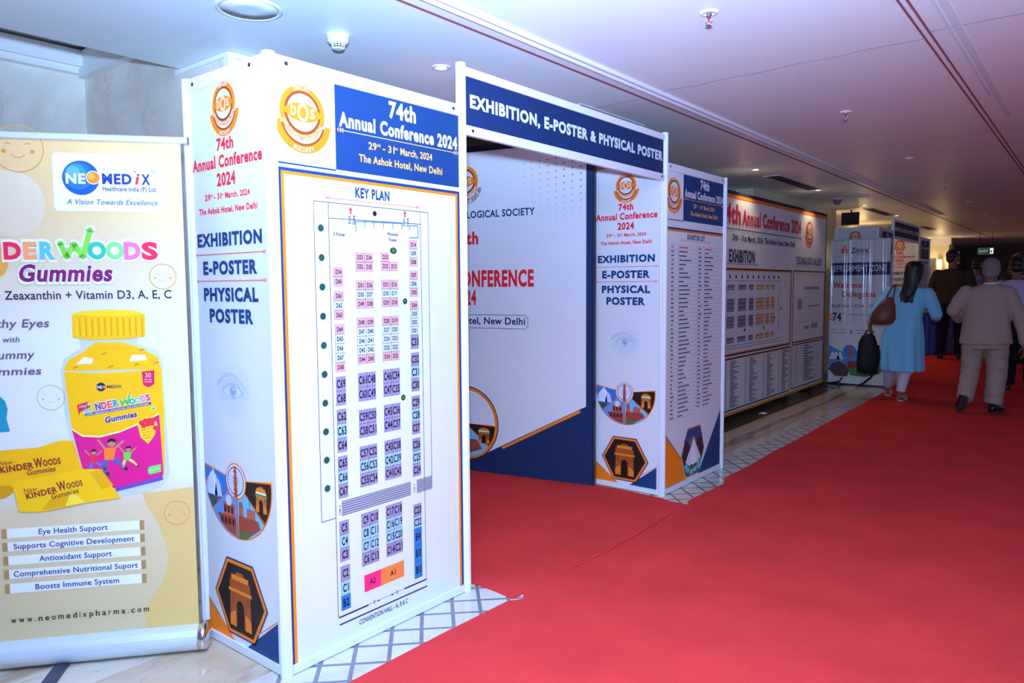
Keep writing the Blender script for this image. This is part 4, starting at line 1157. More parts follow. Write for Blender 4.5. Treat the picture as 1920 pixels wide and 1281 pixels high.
    for (v1, v0), (st, u, w) in zip(tops, (('Eye Health Support', -0.516, 0.238), ('Supports Cognitive Development', -0.603, 0.416), ('Antioxidant Support', -0.519, 0.251), ('Comprehensive Nutritional Suport', -0.608, 0.430), ('Boosts Immune System', -0.537, 0.290))):
        A.to('claim_strip'); A.rect(-0.640, v0, -0.149, v1, ink(240, 244, 250), 2); A.rect(-0.640, v0, -0.623, v1, ink(168, 128, 76), 3); A.rect(-0.166, v0, -0.149, v1, ink(168, 128, 76), 3)
        A.text(st, u, (v0 + v1) / 2 - 0.0095, w, 0.0205, BL, l=4, bold=0.015)
    A.to('web_address'); px_ = -0.626; cw = {'w': .0185, 'm': .0195, '.': .0032, 'i': .0032, 'r': .0088}
    for i, ch in enumerate('www.neomedixpharma.com'):
        A.text(ch, px_, 0.1745, cw[ch] if ch in cw else .0140, 0.0215, GR, l=3, bold=0.02); px_ += (cw[ch] if ch in cw else .0140) + 0.0086
    # teal swatch at the edge of the sheet
    A.to('teal_splash'); A.poly([(-0.70, 1.05), (-0.626, 1.040), (-0.603, 1.015), (-0.596, 0.985), (-0.602, 0.95), (-0.593, 0.902), (-0.70, 0.897)], ink(32, 140, 160), 2)
    # printed jar
    A.to('jar_picture')
    Y1, Y2_, Y3_ = ink(240, 178, 8), ink(214, 146, 4), ink(246, 198, 26)
    GL = ink(196, 204, 212)
    A.poly([(-0.345, 1.245), (-0.340, 1.205), (-0.400, 1.165), (-0.412, 1.12), (-0.405, 0.95), (-0.375, 0.78), (-0.355, 0.70), (-0.30, 0.655), (-0.22, 0.635), (-0.13, 0.645), (-0.075, 0.67), (-0.050, 0.71), (-0.058, 1.0), (-0.060, 1.15), (-0.075, 1.19), (-0.145, 1.215), (-0.142, 1.245)], GL, 2)
    A.poly([(-0.405, 1.12), (-0.385, 1.16), (-0.335, 1.19), (-0.29, 1.225), (-0.20, 1.225), (-0.13, 1.20), (-0.075, 1.165), (-0.066, 1.12)], Y1, 3)
    A.poly([(-0.36, 1.145), (-0.305, 1.145), (-0.30, 1.165), (-0.33, 1.172)], ink(240, 243, 244), 4); A.poly([(-0.175, 1.150), (-0.115, 1.155), (-0.12, 1.175), (-0.165, 1.175)], ink(240, 243, 244), 4)
    for u, v in ((-0.37, 1.13), (-0.25, 1.13), (-0.16, 1.135), (-0.09, 1.14), (-0.27, 1.18), (-0.14, 1.19)):
        A.line(u, v, u + 0.018, v + 0.006, 0.004, ink(178, 120, 26), 4)
    A.poly([(-0.402, 1.118), (-0.30, 1.110), (-0.18, 1.112), (-0.064, 1.127), (-0.060, 0.95), (-0.068, 0.72), (-0.075, 0.69), (-0.24, 0.662), (-0.345, 0.70), (-0.385, 0.90)], Y1, 4)
    A.poly([(-0.385, 0.900), (-0.35, 0.872), (-0.29, 0.866), (-0.22, 0.882), (-0.14, 0.915), (-0.079, 0.945), (-0.072, 0.72), (-0.076, 0.705), (-0.24, 0.668), (-0.345, 0.705)], ink(216, 26, 120), 5)
    A.poly([(-0.345, 0.705), (-0.24, 0.668), (-0.076, 0.705), (-0.075, 0.690), (-0.24, 0.655), (-0.345, 0.690)], ink(98, 72, 160), 6)
    A.poly([(-0.385, 0.905), (-0.35, 0.877), (-0.29, 0.871), (-0.22, 0.887), (-0.14, 0.920), (-0.079, 0.950), (-0.079, 0.944), (-0.14, 0.914), (-0.22, 0.881), (-0.29, 0.865), (-0.35, 0.871), (-0.385, 0.899)], ink(246, 240, 150), 6)
    # cap with ribs
    A.poly([(-0.365, 1.330), (-0.335, 1.342), (-0.24, 1.347), (-0.145, 1.342), (-0.114, 1.328), (-0.1165, 1.245), (-0.18, 1.236), (-0.30, 1.234), (-0.3655, 1.246)], Y1, 6)
    A.poly([(-0.360, 1.3305), (-0.335, 1.340), (-0.24, 1.345), (-0.145, 1.340), (-0.119, 1.329), (-0.18, 1.3215), (-0.30, 1.3215)], Y3_, 7)
    for k in range(22):
        u = -0.352 + 0.0107 * k
        A.rect(u, 1.248, u + 0.0038, 1.315, Y2_ if k % 2 else Y3_, 7)
    # label print
    DB = ink(34, 34, 72)
    A.disc((-0.2775, 1.057), 0.0165, DB, 6, n=22); A.text('NE', -0.2915, 1.0515, 0.018, 0.010, WHITE, l=7, bold=0.03); A.disc((-0.266, 1.0565), 0.006, ink(226, 110, 50), 7, n=14)
    A.text('MEDIX', -0.257, 1.0515, 0.052, 0.011, DB, l=6, bold=0.026)
    A.poly([(-0.1335, 1.110), (-0.0895, 1.115), (-0.091, 1.062), (-0.112, 1.050), (-0.130, 1.060)], ink(206, 24, 80), 6); A.text('30', -0.122, 1.088, 0.020, 0.017, WHITE, l=7); A.text('Gummy', -0.125, 1.078, 0.026, 0.006, WHITE, l=7); A.text('Pouches', -0.125, 1.069, 0.026, 0.006, WHITE, l=7)
    A.poly([(-0.362, 0.992), (-0.322, 1.004), (-0.330, 0.992), (-0.314, 0.984), (-0.352, 0.966), (-0.358, 0.952)], ink(214, 30, 60), 7); A.text('New', -0.354, 0.979, 0.026, 0.010, WHITE, l=8, slant=0.2, rot=0.25)
    r = math.atan2(0.040, 0.232)
    cs = [(90, 190, 230), (110, 190, 60), (70, 60, 160), (220, 40, 90), (226, 90, 50), (40, 140, 200)]
    for i, ch in enumerate('KINDER'):
        u = -0.339 + 0.0205 * i
        A.text(ch, u - 0.0015, 0.961 + 0.0035 * i, (0.006 if ch == 'I' else 0.0185) + 0.003, 0.028, WHITE, l=6, bold=0.08, rot=r); A.text(ch, u, 0.9625 + 0.0035 * i, 0.006 if ch == 'I' else 0.0185, 0.025, ink(*cs[i]), l=7, bold=0.04, rot=r)
    A.path([(-0.214, 1.008), (-0.206, 0.986), (-0.197, 1.006), (-0.188, 0.988), (-0.179, 1.028)], 0.013, WHITE, 6); A.path([(-0.214, 1.008), (-0.206, 0.986), (-0.197, 1.006), (-0.188, 0.988), (-0.179, 1.028)], 0.008, ink(96, 184, 60), 8)
    for u, v, cc in ((-0.172, 0.999, (40, 160, 130)), (-0.152, 1.003, (120, 196, 110))):
        A.disc((u, v), 0.0125, WHITE, 6, n=18); A.ring((u, v), 0.005, 0.0105, ink(*cc), 7, n=18)
    for ch, u, v, cc in (('D', -0.138, 0.996, (226, 100, 190)), ('S', -0.121, 0.999, (220, 40, 80))):
        A.text(ch, u - 0.001, v - 0.001, 0.0165, 0.025, WHITE, l=6, bold=0.08, rot=r); A.text(ch, u, v, 0.0145, 0.022, ink(*cc), l=7, bold=0.04, rot=r)
    A.poly([(-0.3374, 0.9585), (-0.106, 0.9937), (-0.106, 0.983), (-0.3374, 0.948)], ink(62, 60, 140), 6); A.text('LUTEIN, ZEAXANTHIN, ASTAXANTHIN, DHA & MULTIVITAMIN', -0.333, 0.9505, 0.222, 0.0055, WHITE, l=7, bold=0.026, rot=math.atan2(0.0352, 0.2314))
    A.text('Gummies', -0.271, 0.9185, 0.118, 0.0225, WHITE, l=7, bold=0.08, rot=r, slant=0.15); A.text('Gummies', -0.269, 0.9205, 0.114, 0.020, ink(70, 30, 90), l=8, bold=0.035, rot=r, slant=0.15)
    A.disc((-0.098, 0.969), 0.0075, WHITE, 6, n=12); A.disc((-0.098, 0.969), 0.005, ink(60, 170, 80), 7, n=12)
    # fruit flash
    A.poly([(-0.156, 0.905), (-0.145, 0.93), (-0.12, 0.938), (-0.095, 0.932), (-0.086, 0.905), (-0.098, 0.865), (-0.122, 0.832), (-0.148, 0.860)], Y3_, 7)
    for u, v in ((-0.142, 0.915), (-0.128, 0.922), (-0.113, 0.924), (-0.099, 0.925), (-0.135, 0.903), (-0.120, 0.908), (-0.105, 0.910), (-0.093, 0.893)):
        A.disc((u, v), 0.0095, ink(232, 44, 66), 8, n=12)
    for i, st in enumerate(('Delicious', 'Strawberry', 'Flavored', 'Gummies')):
        A.text(st, -0.142 + 0.003 * i, 0.884 - 0.0105 * i, 0.036 - 0.004 * i, 0.0065, ink(200, 40, 40), l=9, rot=0.2)
    A.poly([(-0.127, 0.737), (-0.122, 0.744), (-0.080, 0.752), (-0.080, 0.722), (-0.120, 0.713), (-0.127, 0.720)], ink(110, 200, 90), 7); A.text('Gluten Free', -0.120, 0.7255, 0.036, 0.0085, WHITE, l=8, rot=0.2)
    # three jumping children, small printed figures
    def child(u, v, s, shirt, trou, lean):
        sk, hr = ink(186, 130, 92), ink(40, 26, 24)
        X = lambda a, b: (u + s * (a + lean * b), v + s * b)
        A.line(*X(-.16, .52), *X(-.42, .86), s * .07, sk, 8); A.line(*X(.16, .52), *X(.42, .78), s * .07, sk, 8)
        A.line(*X(-.08, .16), *X(-.18, -.14), s * .15, ink(*trou), 8); A.line(*X(-.18, -.14), *X(-.04, -.34), s * .10, ink(*trou), 8)
        A.line(*X(.10, .16), *X(.34, .00), s * .15, ink(*trou), 8); A.line(*X(.34, .00), *X(.52, -.20), s * .10, ink(*trou), 8)
        A.disc(X(-.02, -.37), s * .07, ink(60, 56, 70), 9, n=10); A.disc(X(.56, -.22), s * .07, ink(60, 56, 70), 9, n=10)
        A.poly([X(-.20, .56), X(.20, .56), X(.15, .12), X(-.15, .12)], ink(*shirt), 9)
        A.disc(X(.04, .72), s * .135, sk, 10, n=16); A.poly([X(.04 - .15, .72), X(.04 - .12, .84), X(.04, .89), X(.04 + .12, .84), X(.04 + .15, .72), X(.04, .78)], hr, 11)
    child(-0.262, 0.765, 0.108, (240, 120, 40), (70, 96, 150), 0.10); child(-0.315, 0.760, 0.070, (226, 50, 70), (60, 120, 190), 0.0); child(-0.200, 0.765, 0.072, (110, 190, 70), (236, 200, 90), 0.1)
    # printed sachets
    A.to('sachet_picture')
    def sachet(P, l, c1, c2):
        A.poly(P, ink(*c1), l)
    def zig(p, q, k, amp):
        (a, b), (c, d_) = p, q; L = math.hypot(c - a, d_ - b); nx, ny = -(d_ - b) / L, (c - a) / L
        return [(a + (c - a) * i / k + nx * amp * (i % 2), b + (d_ - b) * i / k + ny * amp * (i % 2)) for i in range(k + 1)]
    A.poly([(-0.80, 0.82), (-0.63, 0.832), (-0.50, 0.838), (-0.43, 0.860)] + zig((-0.386, 0.858), (-0.357, 0.737), 14, 0.008) + [(-0.45, 0.715), (-0.58, 0.70), (-0.66, 0.655), (-0.80, 0.67)], ink(238, 176, 10), 8)
    A.poly([(-0.80, 0.70), (-0.60, 0.70), (-0.575, 0.69), (-0.62, 0.655), (-0.80, 0.64)], ink(208, 142, 6), 9)
    A.poly(zig((-0.600, 0.716), (-0.578, 0.596), 13, 0.007) + [(-0.50, 0.594), (-0.42, 0.606), (-0.33, 0.62)] + zig((-0.222, 0.629), (-0.290, 0.749), 13, 0.007) + [(-0.36, 0.748), (-0.45, 0.730), (-0.53, 0.722)], ink(242, 186, 14), 10)
    A.poly([(-0.50, 0.60), (-0.42, 0.61), (-0.40, 0.66), (-0.47, 0.64)], ink(224, 160, 8), 11); A.poly([(-0.42, 0.61), (-0.35, 0.62), (-0.40, 0.67)], ink(250, 214, 60), 11); A.poly([(-0.33, 0.735), (-0.29, 0.742), (-0.25, 0.68), (-0.29, 0.665)], ink(226, 164, 10), 11)
    MR = ink(130, 40, 40)
    rr = 0.115
    A.text('New', -0.632, 0.776, 0.044, 0.016, MR, l=12, rot=rr, slant=0.2); A.text('KINDER', -0.629, 0.749, 0.112, 0.022, MR, l=12, bold=0.03, rot=rr); A.text('W', -0.516, 0.762, 0.030, 0.034, MR, l=12, bold=0.03, rot=rr); A.text('OODS', -0.486, 0.767, 0.060, 0.022, MR, l=12, bold=0.03, rot=rr); A.text('Gummies', -0.543, 0.735, 0.097, 0.020, MR, l=12, bold=0.015, rot=rr, slant=0.2)
    rr = 0.20
    A.text('New', -0.556, 0.668, 0.046, 0.016, MR, l=12, rot=rr, slant=0.2); A.text('KINDER', -0.548, 0.645, 0.108, 0.021, MR, l=12, bold=0.03, rot=rr); A.text('W', -0.440, 0.668, 0.030, 0.034, MR, l=12, bold=0.03, rot=rr); A.text('OODS', -0.410, 0.676, 0.056, 0.020, MR, l=12, bold=0.03, rot=rr); A.text('Gummies', -0.465, 0.640, 0.096, 0.019, MR, l=12, bold=0.015, rot=rr, slant=0.2)
    A.build(p)
SILVER2 = mat('satin_aluminium', (214, 222, 232), rough=0.35, metal=0.25, spec=0.6)
rollup()

# ================================================================== REFRESHMENT ZONE BANNER
def zone_banner():
    X0, Y0 = -3.05, 11.083
    t = thing('rollup_banner', 'white roll-up banner reading REFRESHMENT ZONE behind the woman in blue', 'banner')
    mb = MB(); mb.box(X0, Y0, 0.02, X0 + 0.775, Y0 + 0.004, 2.04, WHITE); p = mb.build('banner_sheet', t)
    mb = MB(); mb.tube([(X0 - 0.005, Y0 + 0.002, 2.045), (X0 + 0.78, Y0 + 0.002, 2.045)], 0.011, SILVER2); mb.build('top_bar', t)
    mb = MB(); mb.box(X0 - 0.01, Y0 - 0.004, 0.0, X0 + 0.785, Y0 + 0.05, 0.02, DARK); mb.build('base_bar', t)
    mb = MB()
    mb.tube([(X0 + 0.20, Y0 - 0.02, 0.10), (X0 + 0.20, Y0 - 0.19, 0.05), (X0 + 0.20, Y0 - 0.20, 0.008)], 0.010, DARK, n=8)
    mb.tube([(X0 + 0.20, Y0 - 0.16, 0.06), (X0 + 0.02, Y0 - 0.16, 0.02), (X0 - 0.06, Y0 - 0.16, 0.008)], 0.010, DARK, n=8)
    mb.build('wire_foot', t)
    A = Art((X0, Y0), (1, 0), step=0.0016, base=0.002)
    A.to('zone_band'); A.rect(0.0, 1.552, 0.775, 1.728, ink(26, 34, 104), 0); A.text('REFRESHMENT ZONE', -0.0 + 0.005, 1.608, 0.725, 0.083, WHITE, l=1, bold=0.026)
    A.to('company_mark')
    OR, RD = ink(240, 130, 50), ink(222, 56, 40)
    A.rect(0.170, 1.858, 0.205, 1.950, RD, 0); A.disc((0.188, 1.962), 0.016, RD, 0, n=14); A.rect(0.208, 1.850, 0.232, 1.905, OR, 0); A.disc((0.220, 1.915), 0.012, OR, 0, n=12); A.rect(0.140, 1.860, 0.166, 1.925, ink(232, 90, 50), 0)
    A.text('Zivira', 0.264, 1.862, 0.228, 0.072, ink(40, 46, 92), bold=0.026); A.rect(0.34, 1.838, 0.49, 1.846, ink(150, 154, 180), 1)
    A.to('welcome_lettering')
    CR = ink(206, 52, 70)
    A.text('Welcome', 0.045, 1.375, 0.380, 0.078, CR, bold=0.026); A.text('Delegates', 0.168, 1.250, 0.435, 0.078, CR, bold=0.026)
    A.to('stall_lettering'); A.text('Stall No - D54 - D58', 0.030, 1.100, 0.62, 0.043, ink(56, 60, 112), bold=0.01)
    A.to('conference_lettering'); A.text('74', 0.045, 0.905, 0.120, 0.115, ink(34, 42, 100), bold=0.026); A.text('TH', 0.175, 0.99, 0.045, 0.03, ink(34, 42, 100)); A.text('ANNUAL DOS CONFERENCE', 0.255, 0.985, 0.44, 0.027, ink(70, 76, 126))
    A.to('date_lettering'); A.text('29TH - 31ST', 0.03, 0.770, 0.20, 0.024, ink(70, 76, 126)); A.text('MARCH 2024', 0.03, 0.728, 0.20, 0.024, ink(70, 76, 126)); A.text('HOTEL ASHOK', 0.36, 0.770, 0.24, 0.024, ink(70, 76, 126)); A.rect(0.36, 0.733, 0.50, 0.743, ink(140, 144, 172), 1)
    A.to('small_emblem'); A.ring((0.005, 0.955), 0.022, 0.045, ORANGE, 1)
    A.to('small_icon'); A.poly([(0.28, 0.735), (0.32, 0.735), (0.31, 0.78), (0.29, 0.78)], ink(130, 134, 170), 1)
    A.to('city_picture')
    A.poly([(0.002, 0.56), (0.12, 0.50), (0.26, 0.44), (0.40, 0.50), (0.52, 0.55), (0.66, 0.50), (0.77, 0.55), (0.77, 0.30), (0.002, 0.26)], ink(90, 150, 220), 0)
    A.disc((0.285, 0.485), 0.088, ink(70, 140, 226), 1, n=26); A.poly([(0.262, 0.40), (0.308, 0.40), (0.296, 0.56), (0.274, 0.56)], ink(206, 92, 52), 2)
    for u in (0.06, 0.11, 0.16):
        A.poly([(u - 0.05, 0.36), (u + 0.05, 0.36), (u + 0.02, 0.44), (u, 0.475), (u - 0.02, 0.44)], ink(226, 224, 236), 1 + (u > 0.1))
    A.poly([(0.26, 0.34), (0.60, 0.34), (0.60, 0.22), (0.26, 0.22)], ink(156, 62, 54), 1)
    A.poly([(0.28, 0.24), (0.74, 0.30), (0.68, 0.18), (0.50, 0.13), (0.30, 0.14)], ink(72, 140, 70), 2)
    A.poly([(0.0, 0.22), (0.06, 0.30), (0.16, 0.33), (0.24, 0.28), (0.29, 0.20), (0.26, 0.12), (0.10, 0.12)], ink(92, 66, 74), 3)
    A.build(p)
    # clear film wrapped over the sheet, creased in upright folds
    mb = MB(); fo = random.Random(4); n = 46; rows = 6
    vs = []; fs = []
    for j in range(rows):
        z = 0.85 + (2.035 - 0.85) * j / (rows - 1)
        for i in range(n + 1):
            u = 0.775 * i / n
            amp = 0.012 * (0.4 + 0.6 * j / (rows - 1))
            vs.append((X0 + u + 0.006 * math.sin(j * 1.7 + i), Y0 - 0.034 - amp * math.sin(i * 0.85 + math.sin(i * 0.41) * 2.2 + j * 0.12), z))
    for j in range(rows - 1):
        for i in range(n):
            fs.append((j * (n + 1) + i, j * (n + 1) + i + 1, (j + 1) * (n + 1) + i + 1, (j + 1) * (n + 1) + i))
    m = bpy.data.materials.new('clear_film'); m.use_nodes = True; nt = m.node_tree; nt.nodes.clear()
    out = nt.nodes.new('ShaderNodeOutputMaterial'); tr = nt.nodes.new('ShaderNodeBsdfTransparent'); gl = nt.nodes.new('ShaderNodeBsdfGlossy'); gl.inputs['Roughness'].default_value = 0.14; mx = nt.nodes.new('ShaderNodeMixShader'); mx.inputs[0].default_value = 0.07
    nt.links.new(tr.outputs[0], mx.inputs[1]); nt.links.new(gl.outputs[0], mx.inputs[2]); nt.links.new(mx.outputs[0], out.inputs[0])
    mb.add(vs, fs, m, True); mb.build('clear_film', t)
zone_banner()

# ================================================================== CEILING FITTINGS
def downlight(x, y, label, on=True):
    t = thing('downlight', label, 'ceiling light', (x, y, CEIL), group='recessed ceiling downlights')
    mb = MB(); mb.lathe([(0.030, 0.0), (0.030, -0.004), (0.044, -0.006), (0.052, -0.003), (0.053, 0.0)], mat('white_trim_ring', (232, 232, 236), rough=0.3), n=28, ring=True); mb.build('trim_ring', t)
    mb = MB(); mb.lathe([(0.0295, -0.0005), (0.0295, -0.003), (0.012, -0.0035)], mat('warm_lamp', (255, 222, 168), emit=9.0), n=24); mb.build('lamp', t)
    s = lamp('downlight_beam', 'SPOT', (0, 0, -0.03), 20, (1.0, 0.76, 0.48), spot_size=math.radians(110), spot_blend=0.8, shadow_soft_size=0.04)
    s.parent = t
    return t
for (y, lab) in ((2.95, 'lit round downlight nearest the camera, left of the tall gate post'), (7.574, 'lit downlight just before the first long air grille past the gate'), (9.711, 'lit downlight at the far end of the first long air grille'), (12.02, 'lit downlight over the refreshment banner, after the white ceiling camera'), (14.22, 'lit downlight at the end of the second far air grille'), (18.7, 'lit downlight above the far gate tower'), (21.2, 'lit downlight farthest down the hall')):
    downlight(-2.845, y, lab)
def sprinkler(x, y, label):
    t = thing('sprinkler_head', label, 'sprinkler', (x, y, CEIL), group='ceiling sprinklers in a row')
    mb = MB(); mb.lathe([(0.018, 0.0), (0.020, -0.006), (0.034, -0.008), (0.040, -0.004), (0.041, 0.0)], mat('white_trim_ring', (232, 232, 236)), n=26, ring=True); mb.build('flange', t)
    mb = MB(); mb.lathe([(0.013, 0.0), (0.013, -0.016), (0.010, -0.020), (0.006, -0.022)], CHROME, n=16); mb.build('body', t)
    mb = MB()
    for sg in (-1, 1):
        mb.tube([(sg * 0.011, 0, -0.018), (sg * 0.0135, 0, -0.030), (sg * 0.011, 0, -0.042), (sg * 0.004, 0, -0.050)], 0.0028, CHROME, n=8)
    mb.lathe([(0.004, -0.046), (0.004, -0.054)], CHROME, n=10); mb.build('frame_arms', t)
    mb = MB(); mb.tube([(0, 0, -0.022), (0, 0, -0.046)], 0.003, mat('red_glass_bulb', (196, 30, 30), rough=0.15), n=10); mb.build('glass_bulb', t)
    mb = MB()
    P = [(0.016 * (1 if k % 2 else 0.78) * math.cos(k * math.pi / 12), 0.016 * (1 if k % 2 else 0.78) * math.sin(k * math.pi / 12)) for k in range(24)]
    mb.prism(P, -0.0565, -0.0542, CHROME); mb.build('deflector', t)
for k, lab in enumerate(('chrome sprinkler head nearest the camera, top centre of the ceiling', 'second chrome sprinkler head along the ceiling row', 'third chrome sprinkler head along the ceiling row', 'fourth sprinkler head along the ceiling row, small and dark', 'fifth sprinkler head along the ceiling row', 'sixth sprinkler head along the ceiling row', 'farthest sprinkler head of the ceiling row')):
    sprinkler(-1.39 - 0.045 * k, 3.12 + 2.36 * k, lab)
t = thing('smoke_detector', 'white round smoke detector on the ceiling above the KEY PLAN tower', 'smoke detector', (-2.862, 2.273, CEIL))
PLW = mat('ivory_plastic', (226, 230, 222), rough=0.4)
mb = MB(); mb.lathe([(0.052, 0.0), (0.052, -0.018), (0.050, -0.020)], PLW, n=36); mb.build('base', t)
mb = MB(); mb.lathe([(0.049, -0.0205), (0.050, -0.030), (0.042, -0.040), (0.030, -0.044)], PLW, n=36); mb.build('body', t)
mb = MB(); mb.lathe([(0.024, -0.0445), (0.024, -0.058)], mat('dark_mesh', (48, 54, 56), rough=0.7), n=24); mb.build('sensor_mesh', t)
mb = MB()
for k in range(12):
    a = 2 * math.pi * k / 12; c, s = math.cos(a), math.sin(a)
    mb.tube([(0.030 * c, 0.030 * s, -0.042), (0.028 * c, 0.028 * s, -0.058), (0.022 * c, 0.022 * s, -0.0625)], 0.0022, PLW, n=6)
mb.lathe([(0.029, -0.0505), (0.0305, -0.052), (0.029, -0.0535), (0.0275, -0.052), (0.029, -0.0505)], PLW, n=28, ring=True)
mb.lathe([(0.0255, -0.060), (0.0255, -0.064), (0.02, -0.066)], PLW, n=24); mb.build('cage', t)
t = thing('ceiling_speaker', 'large round flush ceiling speaker at the top left', 'speaker', (-2.888, 1.825, CEIL))
mb = MB(); mb.lathe([(0.118, 0.0), (0.118, -0.004), (0.128, -0.007), (0.138, -0.003), (0.139, 0.0)], mat('white_trim_ring', (232, 232, 236)), n=48, ring=True); mb.build('rim', t)
mb = MB(); mb.lathe([(0.1175, -0.001), (0.1175, -0.0045), (0.05, -0.006)], mat('speaker_mesh', (222, 226, 222), rough=0.7), n=48); mb.build('grille', t)
def air_grille(x0, x1, y0, y1, label):
    t = thing('air_grille', label, 'air vent', ((x0 + x1) / 2, (y0 + y1) / 2, CEIL), group='long ceiling air grilles')
    w, l = (x1 - x0) / 2, (y1 - y0) / 2
    FR = mat('grille_frame', (206, 198, 206), rough=0.4)
    mb = MB(); e = 0.012
    mb.box(-w, -l, -0.008, -w + e, l, 0, FR); mb.box(w - e, -l, -0.008, w, l, 0, FR); mb.box(-w + e, -l, -0.008, w - e, -l + e, 0, FR); mb.box(-w + e, l - e, -0.008, w - e, l, 0, FR); mb.build('frame', t)
    mb = MB(); mb.box(-w + e, -l + e, -0.0012, w - e, l - e, -0.0002, mat('vent_dark', (30, 26, 30), rough=0.9)); mb.build('duct_opening', t)
    mb = MB()
    for k in range(4):
        x = -w + e + (2 * w - 2 * e) * (k + 0.5) / 4
        mb.box(x - 0.004, -l + e, -0.007, x + 0.004, l - e, -0.0015, mat('vent_slat', (92, 82, 92), rough=0.5))
    mb.build('slats', t)
air_grille(-2.93, -2.70, 4.10, 4.95, 'long slotted ceiling grille half hidden above the near gate beam')
air_grille(-2.955, -2.775, 8.10, 9.62, 'long slotted ceiling grille over the notice board')
air_grille(-3.00, -2.84, 12.6, 14.1, 'long slotted ceiling grille above the far panel tower')
air_grille(-3.05, -2.87, 17.2, 18.4, 'farthest slotted ceiling grille, above the cream wall')
t = thing('ceiling_camera', 'white security camera with a short arm on the ceiling above the notice board end', 'camera', (-2.89, 10.75, CEIL))
GW = mat('grey_white_plastic', (196, 190, 200), rough=0.4)
mb = MB(); mb.lathe([(0.07, 0), (0.07, -0.02), (0.06, -0.03)], GW, n=24); mb.build('base', t)
mb = MB(); mb.lathe([(0.056, -0.0302), (0.05, -0.07), (0.03, -0.09), (0.01, -0.095)], mat('smoked_dome', (120, 112, 122), rough=0.2), n=24); mb.build('dome', t)
mb = MB(); mb.tube([(0.05, 0.0, -0.018), (0.40, 0.0, -0.012)], [0.016, 0.008], GW, n=12); mb.build('conduit_arm', t)

# exit sign hanging from the ceiling far down the hall
t = thing('exit_sign', 'green lit exit sign hanging from the ceiling near the far end', 'sign', (-2.135, 20.0, 0))
GRN = mat('exit_green', (40, 92, 70), rough=0.4, emit=0.18); LIT = mat('exit_lit_white', (190, 216, 214), emit=0.5)
mb = MB(); mb.box(-0.155, 0.0, 2.09, 0.155, 0.04, 2.24, mat('sign_case', (150, 190, 176), rough=0.4, emit=0.12)); b = mb.build('case', t)
mb = MB(); mb.box(-0.140, -0.004, 2.105, 0.085, -0.0005, 2.225, GRN); mb.build('green_face', t)
A = Art((-0.155, 0.0), (1, 0), step=0.002, base=0.0062); A.to('exit_lettering'); A.text('EXIT', 0.035, 2.135, 0.175, 0.055, LIT, l=1, bold=0.02); A.build(t)
mb = MB(); mb.box(0.088, -0.004, 2.105, 0.145, -0.0005, 2.225, mat('exit_pictogram_panel', (226, 240, 255), emit=1.2)); mb.build('picture_panel', t)
mb = MB(); mb.add([(0.095, -0.006, 2.13), (0.115, -0.006, 2.12), (0.128, -0.006, 2.16), (0.122, -0.006, 2.20), (0.106, -0.006, 2.18)], [(0, 1, 2, 3, 4)], GRN); mb.build('running_figure', t)
mb = MB()
for x in (-0.12, 0.12):
    mb.tube([(x, 0.02, 2.24), (x, 0.02, CEIL)], 0.005, DARK, n=8)
mb.build('hanger', t)

# ================================================================== PEOPLE
def limb(mb, pts, rad, m, n=14, flat=None):
    mb.tube(pts, rad, m, n=n, flat=flat)
    for p, r in zip(pts, rad):
        mb.ell(p, (r, r, r), m, nu=12, nv=8)
    return mb
def head_parts(body, c, yaw, tilt, root, eye=True, s=1.0):
    """skull, jaw, nose and ears welded into the body; c = middle of the head"""
    R = Matrix.Rotation(yaw, 3, 'Z') @ Matrix.Rotation(tilt, 3, 'X')
    c = Vector(c)
    f = lambda x, y, z: c + R @ Vector((x * s, y * s, z * s))
    body.ell(f(0, -0.008, 0.022), (0.076 * s, 0.094 * s, 0.092 * s), SKIN, R)
    body.ell(f(0, 0.022, -0.045), (0.060 * s, 0.066 * s, 0.070 * s), SKIN, R)
    body.ell(f(0, 0.060, -0.088), (0.026 * s, 0.024 * s, 0.020 * s), SKIN, R)
    body.tube([f(0, 0.084, 0.018), f(0, 0.096, -0.010), f(0, 0.106, -0.026)], [0.009 * s, 0.012 * s, 0.016 * s], SKIN, n=10)
    for sg in (-1, 1):
        body.ell(f(sg * 0.078, -0.006, -0.006), (0.010 * s, 0.018 * s, 0.032 * s), SKIN, R)
        body.ell(f(sg * 0.036, 0.066, -0.022), (0.020 * s, 0.018 * s, 0.018 * s), SKIN, R)
    ey = MB()
    for sg in (-1, 1):
        ey.ell(f(sg * 0.031, 0.0795, 0.006), (0.013 * s, 0.009 * s, 0.008 * s), mat('eye_white', (224, 220, 214), rough=0.2), R, nu=10, nv=6)
        ey.ell(f(sg * 0.031, 0.0870, 0.006), (0.006 * s, 0.003 * s, 0.006 * s), mat('eye_dark', (24, 16, 14), rough=0.15), R, nu=10, nv=6)
    ey.build('eyes', root)
    lp = MB(); lp.ell(f(0, 0.083, -0.058), (0.022 * s, 0.009 * s, 0.008 * s), mat('lips', (138, 70, 66), rough=0.45), R, nu=12, nv=6); lp.build('mouth', root)
    return f
